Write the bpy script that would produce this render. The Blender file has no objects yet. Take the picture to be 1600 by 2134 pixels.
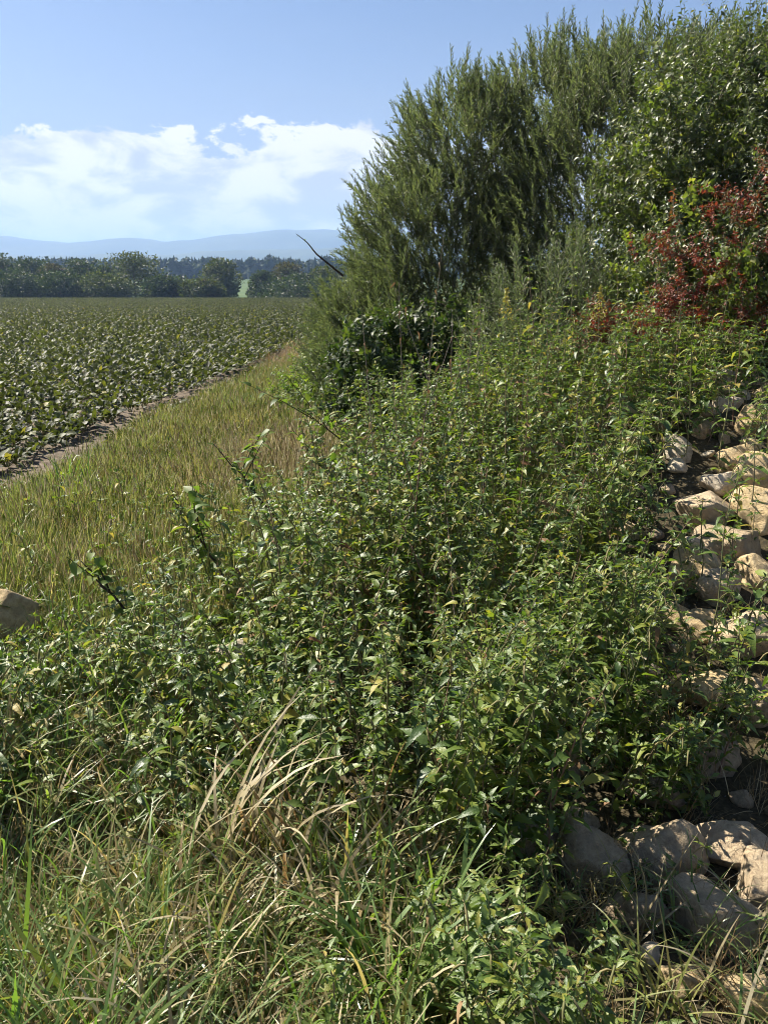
import bpy, math, random, re
import numpy as np
from mathutils import Vector, Matrix, Euler

random.seed(7)
rng = np.random.default_rng(11)
PI = math.pi
sc = bpy.context.scene
C = sc.collection

# ------------------------------------------------------------------ camera, sky, sun, exposure
PITCH = math.radians(15.6)
EYE = 1.6
FPX = 1659.0
cam = bpy.data.cameras.new('camera')
cam.sensor_fit = 'VERTICAL'
cam.sensor_height = 24.0
cam.sensor_width = 18.0
cam.lens = FPX / 2134 * 24.0
cam.clip_start = 0.05
cam.clip_end = 30000
co = bpy.data.objects.new('camera', cam)
C.objects.link(co)
co.location = (0, 0, EYE)
co.rotation_euler = (PI / 2 - PITCH, 0, 0)
sc.camera = co

SUN_AZ = math.radians(-56)      # from +Y towards +X
SUN_EL = math.radians(44)
sun_dir = Vector((math.sin(SUN_AZ) * math.cos(SUN_EL), math.cos(SUN_AZ) * math.cos(SUN_EL), math.sin(SUN_EL)))
sl = bpy.data.lights.new('sun', 'SUN')
sl.energy = 5.0
sl.angle = math.radians(0.53)
sl.color = (1.0, 0.92, 0.79)
so = bpy.data.objects.new('sun', sl)
C.objects.link(so)
so.rotation_euler = sun_dir.to_track_quat('Z', 'Y').to_euler()
so.location = (-30, 30, 40)

sc.view_settings.view_transform = 'Standard'
sc.view_settings.look = 'None'
sc.view_settings.exposure = 1.5
sc.view_settings.gamma = 1
sc.view_settings.use_curve_mapping = False
sc.cycles.max_bounces = 5
sc.cycles.use_adaptive_sampling = True
sc.cycles.adaptive_threshold = 0.03
sc.cycles.transmission_bounces = 2
sc.cycles.diffuse_bounces = 1
sc.cycles.glossy_bounces = 2
sc.cycles.volume_bounces = 1
sc.cycles.use_denoising = True
sc.cycles.filter_width = 1.0


class NT:
    """tiny helper for node trees"""
    def __init__(self, tree):
        self.t = tree
        tree.nodes.clear()

    def n(self, typ, **kw):
        nd = self.t.nodes.new(typ)
        ins = kw.pop('ins', {})
        for k, v in kw.items():
            setattr(nd, k, v)
        for k, v in ins.items():
            if isinstance(v, bpy.types.NodeSocket):
                self.t.links.new(v, nd.inputs[k])
            else:
                nd.inputs[k].default_value = v
        return nd

    def math(self, op, a, b=0.0, c=0.0, clamp=False):
        nd = self.n('ShaderNodeMath', operation=op, use_clamp=clamp)
        for i, v in enumerate((a, b, c)):
            if isinstance(v, bpy.types.NodeSocket):
                self.t.links.new(v, nd.inputs[i])
            else:
                nd.inputs[i].default_value = v
        return nd.outputs[0]

    def ramp(self, fac, stops, interp='LINEAR'):
        nd = self.n('ShaderNodeValToRGB')
        r = nd.color_ramp
        r.interpolation = interp
        while len(r.elements) < len(stops):
            r.elements.new(0.5)
        for e, (p, c) in zip(r.elements, stops):
            e.position = p
            e.color = c if len(c) == 4 else (*c, 1)
        self.t.links.new(fac, nd.inputs[0])
        return nd.outputs[0]

    def mapr(self, v, a, b, c=0.0, d=1.0, smooth=False):
        nd = self.n('ShaderNodeMapRange', interpolation_type='SMOOTHSTEP' if smooth else 'LINEAR')
        self.t.links.new(v, nd.inputs[0])
        for i, x in enumerate((a, b, c, d)):
            if isinstance(x, bpy.types.NodeSocket):
                self.t.links.new(x, nd.inputs[i + 1])
            else:
                nd.inputs[i + 1].default_value = x
        return nd.outputs[0]

    def mix(self, f, a, b):
        nd = self.n('ShaderNodeMix', data_type='RGBA')
        for k, v in ((0, f), (6, a), (7, b)):
            if isinstance(v, bpy.types.NodeSocket):
                self.t.links.new(v, nd.inputs[k])
            else:
                nd.inputs[k].default_value = v if k == 0 else (*v, 1)
        return nd.outputs[2]

    def noise(self, vec, scale, detail=4, rough=0.55, dist=0.0):
        nd = self.n('ShaderNodeTexNoise')
        nd.inputs['Scale'].default_value = scale
        nd.inputs['Detail'].default_value = detail
        nd.inputs['Roughness'].default_value = rough
        nd.inputs['Distortion'].default_value = dist
        if vec is not None:
            self.t.links.new(vec, nd.inputs['Vector'])
        return nd.outputs[0]


def build_world():
    w = bpy.data.worlds.new('World')
    sc.world = w
    w.use_nodes = True
    T = NT(w.node_tree)
    sky = T.n('ShaderNodeTexSky', sky_type='NISHITA', sun_disc=False)
    sky.sun_elevation = SUN_EL
    sky.sun_rotation = SUN_AZ
    sky.air_density = 1.0
    sky.dust_density = 0.7
    sky.ozone_density = 3.0
    tc = T.n('ShaderNodeTexCoord')
    g = tc.outputs['Generated']
    sep = T.n('ShaderNodeSeparateXYZ', ins={0: g})
    el = sep.outputs[2]
    # cumulus bank low round the horizon: lumpy tops about nine degrees up, thinning downwards
    st = T.n('ShaderNodeMapping', ins={'Vector': g, 'Location': (3.17, 1.42, 0.3), 'Scale': (1, 1, 1.9)}).outputs[0]
    big = T.noise(st, 2.6, 2, 0.5)
    lump = T.noise(st, 9.0, 7, 0.56, 0.25)
    fine = T.noise(st, 26.0, 6, 0.6, 0.3)
    top = T.math('ADD', T.math('MULTIPLY', big, 0.05), 0.138)
    d = T.math('SUBTRACT', top, el)
    d = T.math('ADD', d, T.math('MULTIPLY', T.math('SUBTRACT', lump, 0.5), 0.11))
    d = T.math('ADD', d, T.math('MULTIPLY', T.math('SUBTRACT', fine, 0.5), 0.07))
    edge = T.mapr(d, 0.0, 0.008, 0, 1, True)
    gaps = T.mapr(T.math('ADD', big, T.math('MULTIPLY', lump, 0.5)), 0.60, 0.80, 0.75, 1.0, True)
    low = T.mapr(el, 0.05, 0.11, 0.0, 1.0, True)
    mask = T.math('MULTIPLY', edge, T.math('MULTIPLY', T.math('MAXIMUM', low, gaps), T.mapr(el, 0.02, 0.10, 0.45, 1.0)))
    # thin veil in higher air
    st2 = T.n('ShaderNodeMapping', ins={'Vector': g, 'Location': (0.3, 2.4, 0.9), 'Scale': (1, 1, 3.5)}).outputs[0]
    veil = T.mapr(T.noise(st2, 1.7, 5, 0.5, 0.6), 0.42, 0.78, 0.0, 0.22, True)
    shade = T.noise(T.n('ShaderNodeMapping', ins={'Vector': g, 'Location': (3.20, 1.40, 0.345), 'Scale': (1, 1, 2.2)}).outputs[0], 10.0, 6, 0.55, 0.3)
    lit = T.mapr(T.math('ADD', T.math('MULTIPLY', T.math('SUBTRACT', 0.0, d), 3.2), T.math('MULTIPLY', shade, 3.8)), 1.35, 1.95, 0, 1, True)
    ccol = T.mix(lit, (4.7, 4.8, 4.8), (8.2, 7.8, 7.4))
    hz = T.mapr(el, 0.0, 0.32, 1.0, 0.0, True)
    base = T.n('ShaderNodeMixRGB', blend_type='MULTIPLY', ins={0: 1.0, 1: sky.outputs[0], 2: (0.76, 0.75, 0.79, 1)}).outputs[0]
    pale = T.mix(T.math('MULTIPLY', hz, 0.78), base, (3.7, 3.8, 4.2))
    c1 = T.mix(veil, pale, (3.1, 3.5, 4.3))
    c2 = T.mix(mask, c1, ccol)
    bg = T.n('ShaderNodeBackground', ins={0: c2, 1: 0.05})
    out = T.n('ShaderNodeOutputWorld', ins={0: bg.outputs[0]})


build_world()


# ------------------------------------------------------------------ small helpers
def tag(o, label=None, cat=None, group=None, kind=None):
    if label: o['label'] = label
    if cat: o['category'] = cat
    if group: o['group'] = group
    if kind: o['kind'] = kind
    return o


def empty(name, loc, rz=0.0):
    o = bpy.data.objects.new(name, None)
    o.empty_display_size = 0.1
    C.objects.link(o)
    o.location = loc
    o.rotation_euler = (0, 0, rz)
    return o


def make_mesh(name, V, Q=None, T3=None, mats=(), tint=None, smooth=True, midx=None):
    """V (n,3); Q (m,4) quads; T3 (k,3) triangles; tint one value per vertex"""
    me = bpy.data.meshes.new(name)
    V = np.asarray(V, dtype=np.float32)
    q = np.zeros((0, 4), int) if Q is None else np.asarray(Q, int)
    t = np.zeros((0, 3), int) if T3 is None else np.asarray(T3, int)
    nl = q.size + t.size
    me.vertices.add(len(V))
    me.vertices.foreach_set('co', V.ravel())
    me.loops.add(nl)
    me.loops.foreach_set('vertex_index', np.concatenate([q.ravel(), t.ravel()]).astype(np.int32))
    me.polygons.add(len(q) + len(t))
    ls = np.concatenate([np.arange(len(q)) * 4, q.size + np.arange(len(t)) * 3]).astype(np.int32)
    me.polygons.foreach_set('loop_start', ls)
    me.polygons.foreach_set('use_smooth', np.full(len(ls), smooth))
    for m in mats:
        me.materials.append(m)
    if midx is not None:
        me.polygons.foreach_set('material_index', np.asarray(midx, np.int32))
    if tint is not None:
        a = me.attributes.new('tint', 'FLOAT', 'POINT')
        a.data.foreach_set('value', np.asarray(tint, np.float32))
    me.update()
    return me


def add(name, me, parent=None, loc=None):
    o = bpy.data.objects.new(name, me)
    C.objects.link(o)
    if parent is not None: o.parent = parent
    if loc is not None: o.location = loc
    return o


def copy_at(proto, parent, M, link=None):
    o = proto.copy()
    o.parent = parent
    o.matrix_basis = M
    (link or C).objects.link(o)
    return o


def frames(D, N):
    """rotation matrices (n,3,3) with columns side, direction, normal"""
    D = D / np.linalg.norm(D, axis=1, keepdims=True)
    S = np.cross(D, N)
    l = np.linalg.norm(S, axis=1, keepdims=True)
    S = np.where(l > 1e-5, S / np.maximum(l, 1e-6), np.array([1.0, 0, 0]))
    Z = np.cross(S, D)
    return np.stack([S, D, Z], axis=2)


def scatter(tv, tf, R, P, S, tints=None):
    """copies of a template joined: returns verts, faces, tint"""
    n, k = len(P), len(tv)
    if np.ndim(S) == 1: S = S[:, None]
    tvs = tv[None] * S[:, None, :] if S.shape[1] == 3 else tv[None] * S[:, :, None]
    V = np.einsum('nij,nkj->nki', R, tvs) + P[:, None, :]
    F = tf[None] + (np.arange(n) * k)[:, None, None]
    if tints is None: tints = rng.random(n)
    return V.reshape(-1, 3), F.reshape(-1, tf.shape[1]), np.repeat(tints, k)


class MB:
    """collects pieces (quads or triangles, material index, tint) into one mesh"""
    def __init__(self):
        self.v, self.q, self.t, self.ti, self.mq, self.mt, self.n = [], [], [], [], [], [], 0

    def add(self, V, F, tint=0.0, m=0):
        V = np.asarray(V, float); F = np.asarray(F, int)
        self.v.append(V)
        (self.q if F.shape[1] == 4 else self.t).append(F + self.n)
        (self.mq if F.shape[1] == 4 else self.mt).append(np.full(len(F), m))
        self.ti.append(np.full(len(V), tint) if np.ndim(tint) == 0 else np.asarray(tint))
        self.n += len(V)

    def mesh(self, name, mats, smooth=True):
        V = np.concatenate(self.v)
        Q = np.concatenate(self.q) if self.q else None
        T3 = np.concatenate(self.t) if self.t else None
        mi = np.concatenate(self.mq + self.mt)
        return make_mesh(name, V, Q, T3, mats, np.concatenate(self.ti), smooth, mi)


def tube(pts, rad, sides=5):
    """tapered tube along a polyline"""
    P = np.asarray(pts, float); n = len(P)
    r = np.interp(np.linspace(0, 1, n), np.linspace(0, 1, len(rad)), rad) if len(rad) != n else np.asarray(rad)
    T = np.gradient(P, axis=0)
    T /= np.linalg.norm(T, axis=1, keepdims=True) + 1e-9
    up = np.array([0.13, 0.21, 0.97]); 
    if abs(T[0] @ up) > 0.95: up = np.array([0.95, 0.1, 0.1])
    A = np.cross(T, up); A /= np.linalg.norm(A, axis=1, keepdims=True) + 1e-9
    B = np.cross(T, A)
    th = np.arange(sides) * 2 * PI / sides
    V = P[:, None] + r[:, None, None] * (np.cos(th)[None, :, None] * A[:, None] + np.sin(th)[None, :, None] * B[:, None])
    V = V.reshape(-1, 3)
    F = []
    for i in range(n - 1):
        for j in range(sides):
            k = (j + 1) % sides
            F.append((i * sides + j, i * sides + k, (i + 1) * sides + k, (i + 1) * sides + j))
    return V, np.array(F)


def snoise(x, y, seed=0.0):
    """cheap smooth noise of sines, about -1..1"""
    s = seed
    return (np.sin(x * 1.0 + 1.7 * y + s) * np.cos(1.3 * x - 0.8 * y + 2.1 * s) * 0.5
            + np.sin(2.3 * x - 1.9 * y + 0.7 + s) * 0.3 + np.sin(4.1 * x + 3.7 * y + 1.3 * s) * 0.2)


def smooth(a, b, x):
    t = np.clip((x - a) / (b - a), 0, 1)
    return t * t * (3 - 2 * t)


# ------------------------------------------------------------------ terrain
def edge_x(y):
    """edge of the beet field against the verge"""
    return -2.95 + 0.055 * y + 0.06 * np.sin(y * 1.1)


def H(x, y):
    x = np.asarray(x, float); y = np.asarray(y, float)
    e = edge_x(np.clip(y, -5, 160))
    verge = 0.04 * smooth(-0.15, 0.7, x - e) * (1 - smooth(60, 100, y))
    clod = 0.022 * snoise(x * 9, y * 9, 1) * (1 - smooth(10, 18, y)) * smooth(0.1, -0.3, x - e) if True else 0
    lump = 0.03 * snoise(x * 2.1, y * 2.0, 3) * (1 - smooth(20, 40, y))
    mx = smooth(0.05, 1.5, x - 0.10 * (y - 3)) * (1 - 0.5 * smooth(3.5, 6, x))
    my = smooth(1.7, 5.2, y) * (1 - smooth(6.0, 9.0, y))
    mound = 0.95 * mx * my
    far = 9.0 * smooth(240, 620, y) + 14 * smooth(700, 2500, y) - 1.2 * smooth(150, 175, y) * (1 - smooth(200, 260, y))
    return verge + clod + lump + mound + far


def Hs(x, y):
    return float(H(x, y))


def ray(u, v):
    a, b = (u - 800) / FPX, (1067 - v) / FPX
    return np.array([a, math.cos(PITCH) + b * math.sin(PITCH), -math.sin(PITCH) + b * math.cos(PITCH)])


def at(u, v, Y):
    d = ray(u, v)
    return np.array([0, 0, EYE]) + d * (Y / d[1])


def gnd(u, v, lift=0.0):
    """where the line of sight meets the ground"""
    d = ray(u, v); t = 0.8
    while t < 400:
        p = np.array([0, 0, EYE]) + d * t
        if p[2] <= Hs(p[0], p[1]) + lift: return p
        t *= 1.006
    return p


def build_ground():
    def axis(lo, hi, f0, f1, step, grow, far):
        xs = list(np.arange(f0, f1, step))
        s, x = step, f1
        while x < far:
            xs.append(x); s *= grow; x += s
        xs.append(far)
        s, x = step, f0 - step
        left = []
        while x > lo:
            left.append(x); s *= grow; x -= s
        left.append(lo)
        return np.array(left[::-1] + xs)
    xs = axis(-9000, 0, -4.5, 3.2, 0.06, 1.07, 9000)
    ys = axis(-60, 0, 1.0, 9.0, 0.06, 1.05, 12000)
    X, Y = np.meshgrid(xs, ys)
    Z = H(X, Y)
    V = np.stack([X.ravel(), Y.ravel(), Z.ravel()], 1)
    nx, ny = len(xs), len(ys)
    i = (np.arange(ny - 1)[:, None] * nx + np.arange(nx - 1)[None]).ravel()
    Q = np.stack([i, i + 1, i + nx + 1, i + nx], 1)
    m = bpy.data.materials.new('ground_soil_and_turf')
    m.use_nodes = True
    T = NT(m.node_tree)
    geo = T.n('ShaderNodeNewGeometry')
    pos = geo.outputs['Position']
    s = T.n('ShaderNodeSeparateXYZ', ins={0: pos})
    x, y = s.outputs[0], s.outputs[1]
    wob = T.math('MULTIPLY', T.math('SUBTRACT', T.noise(pos, 2.2, 4), 0.5), 1.0)
    e = T.math('ADD', T.math('SUBTRACT', x, T.math('MULTIPLY', y, 0.055)), T.math('ADD', wob, 2.95))
    turf = T.mapr(e, -0.25, 0.3, 0, 1, True)
    far = T.mapr(y, 150, 156, 0, 1)
    turf2 = T.math('MAXIMUM', turf, far)
    n1 = T.noise(pos, 14, 8, 0.65)
    n2 = T.noise(pos, 60, 5, 0.6)
    soil = T.ramp(n1, [(0.25, (0.055, 0.042, 0.030)), (0.5, (0.125, 0.098, 0.072)), (0.75, (0.23, 0.19, 0.145))])
    that = T.ramp(n2, [(0.3, (0.03, 0.026, 0.014)), (0.55, (0.07, 0.056, 0.032)), (0.75, (0.13, 0.105, 0.06))])
    mead = T.ramp(T.noise(pos, 0.03, 5), [(0.3, (0.05, 0.09, 0.026)), (0.7, (0.08, 0.12, 0.04))])
    tf = T.mix(far, that, mead)
    col = T.mix(turf2, soil, tf)
    bump = T.n('ShaderNodeBump', ins={'Strength': 0.7, 'Distance': 0.02, 'Height': T.math('ADD', n1, T.math('MULTIPLY', n2, 0.4))})
    b = T.n('ShaderNodeBsdfPrincipled', ins={'Base Color': col, 'Roughness': 0.95, 'Specular IOR Level': 0.2, 'Normal': bump.outputs[0]})
    T.n('ShaderNodeOutputMaterial', ins={0: b.outputs[0]})
    o = add('ground', make_mesh('ground', V, Q, mats=[m]))
    tag(o, kind='structure', label='bare brown field soil running into a dry grassy verge')


build_ground()


# ------------------------------------------------------------------ materials
def leaf_mat(name, stops, rough=0.42, spec=0.5, trans=0.32, tcol=None, bump=0.0):
    m = bpy.data.materials.new(name)
    m.use_nodes = True
    T = NT(m.node_tree)
    oi = T.n('ShaderNodeObjectInfo')
    at_ = T.n('ShaderNodeAttribute', attribute_name='tint')
    f = T.math('FRACT', T.math('ADD', oi.outputs['Random'], at_.outputs['Fac']))
    col = T.ramp(f, stops)
    back = T.n('ShaderNodeNewGeometry').outputs['Backfacing']
    col2 = T.mix(T.math('MULTIPLY', back, 0.25), col, (0.12, 0.155, 0.07))
    ins = {'Base Color': col2, 'Roughness': rough, 'Specular IOR Level': spec}
    if bump:
        tc = T.n('ShaderNodeTexCoord')
        h = T.noise(tc.outputs['Object'], bump, 3, 0.6)
        ins['Normal'] = T.n('ShaderNodeBump', ins={'Strength': 0.5, 'Distance': 0.004, 'Height': h}).outputs[0]
    p = T.n('ShaderNodeBsdfPrincipled', ins=ins)
    tc_ = T.n('ShaderNodeMixRGB', blend_type='MULTIPLY', ins={0: 1.0, 1: col, 2: (*(tcol or (2.3, 2.5, 0.9)), 1)})
    tr = T.n('ShaderNodeBsdfTranslucent', ins={0: tc_.outputs[0]})
    mx = T.n('ShaderNodeMixShader', ins={0: trans, 1: p.outputs[0], 2: tr.outputs[0]})
    T.n('ShaderNodeOutputMaterial', ins={0: mx.outputs[0]})
    return m


def plain_mat(name, c1, c2, scale=30, rough=0.85, bump=0.3, obj=True):
    m = bpy.data.materials.new(name)
    m.use_nodes = True
    T = NT(m.node_tree)
    tc = T.n('ShaderNodeTexCoord').outputs['Object']
    n = T.noise(tc, scale, 6, 0.6)
    col = T.ramp(n, [(0.3, c1), (0.7, c2)])
    b = T.n('ShaderNodeBump', ins={'Strength': bump, 'Distance': 0.01, 'Height': n})
    p = T.n('ShaderNodeBsdfPrincipled', ins={'Base Color': col, 'Roughness': rough, 'Specular IOR Level': 0.3, 'Normal': b.outputs[0]})
    T.n('ShaderNodeOutputMaterial', ins={0: p.outputs[0]})
    return m


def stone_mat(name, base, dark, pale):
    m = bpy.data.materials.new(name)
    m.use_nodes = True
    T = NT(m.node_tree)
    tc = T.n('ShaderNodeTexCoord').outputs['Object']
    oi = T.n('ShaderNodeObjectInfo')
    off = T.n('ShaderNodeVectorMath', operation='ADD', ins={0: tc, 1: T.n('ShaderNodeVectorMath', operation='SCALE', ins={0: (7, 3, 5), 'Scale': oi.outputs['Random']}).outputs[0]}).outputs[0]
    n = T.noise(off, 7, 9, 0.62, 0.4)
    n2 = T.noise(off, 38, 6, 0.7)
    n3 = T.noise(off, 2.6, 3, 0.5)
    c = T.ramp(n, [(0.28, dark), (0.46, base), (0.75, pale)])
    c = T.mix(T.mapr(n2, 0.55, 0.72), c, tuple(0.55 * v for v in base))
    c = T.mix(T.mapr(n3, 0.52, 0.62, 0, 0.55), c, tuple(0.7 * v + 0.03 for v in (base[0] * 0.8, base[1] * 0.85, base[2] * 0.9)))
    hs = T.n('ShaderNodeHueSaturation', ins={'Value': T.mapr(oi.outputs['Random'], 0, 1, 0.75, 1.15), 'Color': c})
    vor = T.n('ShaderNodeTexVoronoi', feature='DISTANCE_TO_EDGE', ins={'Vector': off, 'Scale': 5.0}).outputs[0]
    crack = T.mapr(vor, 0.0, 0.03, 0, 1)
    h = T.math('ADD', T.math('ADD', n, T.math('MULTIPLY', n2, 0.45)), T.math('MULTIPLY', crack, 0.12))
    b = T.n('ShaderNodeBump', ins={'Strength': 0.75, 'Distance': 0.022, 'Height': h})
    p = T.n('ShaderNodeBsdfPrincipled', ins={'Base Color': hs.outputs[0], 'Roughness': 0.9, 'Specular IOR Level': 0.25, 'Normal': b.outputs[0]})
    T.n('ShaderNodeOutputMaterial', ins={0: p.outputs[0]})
    return m


M = {}
M['nettle'] = leaf_mat('nettle_leaf', [(0.0, (0.042, 0.078, 0.018)), (0.35, (0.068, 0.115, 0.022)), (0.65, (0.100, 0.150, 0.028)), (0.88, (0.145, 0.185, 0.036)), (1.0, (0.24, 0.23, 0.045))], 0.45, 0.5, 0.27, bump=120)
M['nettle_yellow'] = leaf_mat('nettle_leaf_yellow', [(0.0, (0.17, 0.19, 0.05)), (0.6, (0.30, 0.27, 0.06)), (1.0, (0.36, 0.28, 0.08))], 0.5, 0.35, 0.35, (1.5, 1.5, 0.9), bump=120)
M['nettle_brown'] = leaf_mat('nettle_leaf_brown', [(0.0, (0.16, 0.085, 0.045)), (1.0, (0.26, 0.17, 0.09))], 0.6, 0.2, 0.2, (1.3, 1.2, 1.0))
M['nettle_stem'] = leaf_mat('nettle_stem', [(0.0, (0.09, 0.10, 0.045)), (0.6, (0.15, 0.14, 0.07)), (1.0, (0.20, 0.12, 0.09))], 0.5, 0.4, 0.0)
M['seed'] = leaf_mat('nettle_seed', [(0.0, (0.12, 0.14, 0.06)), (1.0, (0.25, 0.21, 0.11))], 0.7, 0.2, 0.2)
M['beet'] = leaf_mat('beet_leaf', [(0.0, (0.020, 0.025, 0.011)), (0.5, (0.038, 0.047, 0.017)), (0.82, (0.068, 0.082, 0.027)), (0.96, (0.10, 0.11, 0.03)), (1.0, (0.22, 0.19, 0.05))], 0.55, 0.2, 0.2, bump=25)
M['beet_stalk'] = leaf_mat('beet_stalk', [(0.0, (0.10, 0.13, 0.06)), (1.0, (0.18, 0.16, 0.09))], 0.45, 0.4, 0.1)
M['willow'] = leaf_mat('willow_leaf', [(0.0, (0.072, 0.088, 0.056)), (0.5, (0.100, 0.118, 0.075)), (0.85, (0.142, 0.160, 0.102)), (1.0, (0.17, 0.18, 0.08))], 0.5, 0.4, 0.30, (1.8, 2.1, 0.9))
M['silver'] = leaf_mat('silvery_willow_leaf', [(0.0, (0.085, 0.11, 0.065)), (0.6, (0.12, 0.15, 0.085)), (1.0, (0.18, 0.20, 0.12))], 0.5, 0.4, 0.28, (1.6, 1.8, 0.9))
M['broad'] = leaf_mat('broad_leaf', [(0.0, (0.042, 0.060, 0.024)), (0.5, (0.064, 0.090, 0.030)), (0.85, (0.095, 0.125, 0.038)), (1.0, (0.15, 0.16, 0.05))], 0.44, 0.4, 0.26)
M['hop'] = leaf_mat('hop_leaf', [(0.0, (0.07, 0.10, 0.028)), (0.6, (0.10, 0.135, 0.036)), (1.0, (0.18, 0.18, 0.05))], 0.5, 0.35, 0.38)
M['red'] = leaf_mat('red_leaf', [(0.0, (0.12, 0.030, 0.018)), (0.5, (0.19, 0.050, 0.026)), (0.74, (0.20, 0.09, 0.035)), (0.88, (0.10, 0.11, 0.035)), (1.0, (0.08, 0.11, 0.03))], 0.5, 0.35, 0.3, (1.7, 1.2, 1.0))
M['dark'] = leaf_mat('dark_leaf', [(0.0, (0.020, 0.038, 0.014)), (0.6, (0.036, 0.062, 0.02)), (1.0, (0.08, 0.105, 0.028))], 0.5, 0.3, 0.25)
M['sapling'] = leaf_mat('sapling_leaf', [(0.0, (0.055, 0.09, 0.024)), (0.6, (0.09, 0.14, 0.032)), (1.0, (0.16, 0.19, 0.045))], 0.52, 0.3, 0.35)
M['grass'] = leaf_mat('grass_blade', [(0.0, (0.09, 0.135, 0.03)), (0.35, (0.14, 0.18, 0.042)), (0.62, (0.24, 0.24, 0.075)), (0.8, (0.36, 0.30, 0.14)), (1.0, (0.48, 0.40, 0.24))], 0.42, 0.4, 0.35, (1.5, 1.5, 0.8))
M['verge'] = leaf_mat('verge_grass', [(0.0, (0.13, 0.175, 0.035)), (0.4, (0.22, 0.25, 0.06)), (0.75, (0.33, 0.31, 0.11)), (1.0, (0.42, 0.37, 0.23))], 0.55, 0.35, 0.35, (1.15, 1.3, 0.8))
M['straw'] = leaf_mat('dry_straw', [(0.0, (0.26, 0.20, 0.12)), (0.5, (0.42, 0.34, 0.21)), (1.0, (0.58, 0.50, 0.34))], 0.5, 0.35, 0.3, (1.1, 1.1, 0.9))
M['rust'] = leaf_mat('rusty_grass', [(0.0, (0.17, 0.105, 0.055)), (0.6, (0.27, 0.18, 0.09)), (1.0, (0.36, 0.27, 0.15))], 0.6, 0.3, 0.3, (1.3, 1.2, 0.9))
M['green_grass'] = leaf_mat('fresh_grass_blade', [(0.0, (0.075, 0.14, 0.035)), (0.7, (0.115, 0.19, 0.048)), (1.0, (0.18, 0.235, 0.065))], 0.35, 0.5, 0.3)
M['bark'] = plain_mat('bark', (0.035, 0.028, 0.022), (0.10, 0.08, 0.062), 40)
M['dark_stem'] = plain_mat('dark_sapling_stem', (0.022, 0.014, 0.012), (0.065, 0.045, 0.038), 50)
M['grey_twig'] = plain_mat('grey_twig', (0.12, 0.10, 0.08), (0.24, 0.21, 0.17), 40)
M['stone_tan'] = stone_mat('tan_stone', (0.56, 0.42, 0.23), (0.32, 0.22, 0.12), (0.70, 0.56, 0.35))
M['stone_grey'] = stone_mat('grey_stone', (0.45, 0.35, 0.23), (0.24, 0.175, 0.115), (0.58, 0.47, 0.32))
M['stone_pale'] = stone_mat('pale_stone', (0.58, 0.49, 0.36), (0.36, 0.28, 0.20), (0.70, 0.62, 0.48))


# ------------------------------------------------------------------ leaf and blade templates
def leaf_tpl(segs=4, width=0.4, shape='ovate', fold=0.12, droop=0.25, serr=0.0, twist=0.0):
    """length 1 along +Y, normal +Z; returns verts, quads"""
    V, F = [], []
    for i in range(segs + 1):
        t = i / segs
        if shape == 'ovate': w = math.sin(PI * t ** 0.62) ** 0.9
        elif shape == 'lance': w = math.sin(PI * t ** 0.75)
        else: w = math.sin(PI * min(1, t * 0.96 + 0.04)) ** 0.6
        w = max(w, 0.03) * width * 0.5
        if serr and 0 < i < segs: w *= 1 + (serr if i % 2 else -serr)
        z = -droop * t * t
        y = t * (1 - 0.25 * droop * t)
        tw = twist * t
        for s in (-1, 0, 1):
            V.append((s * w * math.cos(tw), y, z + (fold * width if s else 0) * (w / (width * .5)) * 1.0 + s * w * math.sin(tw)))
    for i in range(segs):
        for s in (0, 1):
            a = i * 3 + s
            F.append((a, a + 1, a + 4, a + 3))
    return np.array(V), np.array(F)


def kite_tpl(width=0.2, fold=0.1, droop=0.1):
    V = [(0, 0, 0), (width / 2, 0.45, fold * width), (0, 1, -droop), (-width / 2, 0.45, fold * width), (0, 0.45, -0.03 * droop)]
    return np.array(V), np.array([(0, 1, 4), (1, 2, 4), (4, 2, 3), (0, 4, 3)])


def blade(L, W, lean, az, bend, segs=5, base=(0, 0, 0), twist=0.0):
    """arching grass blade as a folded strip"""
    V, F = [], []
    p = np.array(base, float)
    dirh = np.array([math.cos(az), math.sin(az), 0]); side = np.array([-math.sin(az), math.cos(az), 0])
    ang = lean
    for i in range(segs + 1):
        t = i / segs
        w = W * 0.5 * (1 - t ** 2.2) * (0.65 + 0.6 * min(1, t * 3)) + 0.0004
        sd = side * math.cos(twist * t) + np.array([0, 0, 1]) * math.sin(twist * t)
        V.append(p - sd * w); V.append(p + sd * w)
        p = p + (dirh * math.sin(ang) + np.array([0, 0, 1]) * math.cos(ang)) * (L / segs)
        ang += bend / segs * (0.5 + t)
    for i in range(segs):
        a = 2 * i
        F.append((a, a + 1, a + 3, a + 2))
    return np.array(V), np.array(F)


def rot_rand(n):
    a = rng.random(n) * 2 * PI
    return a


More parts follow.
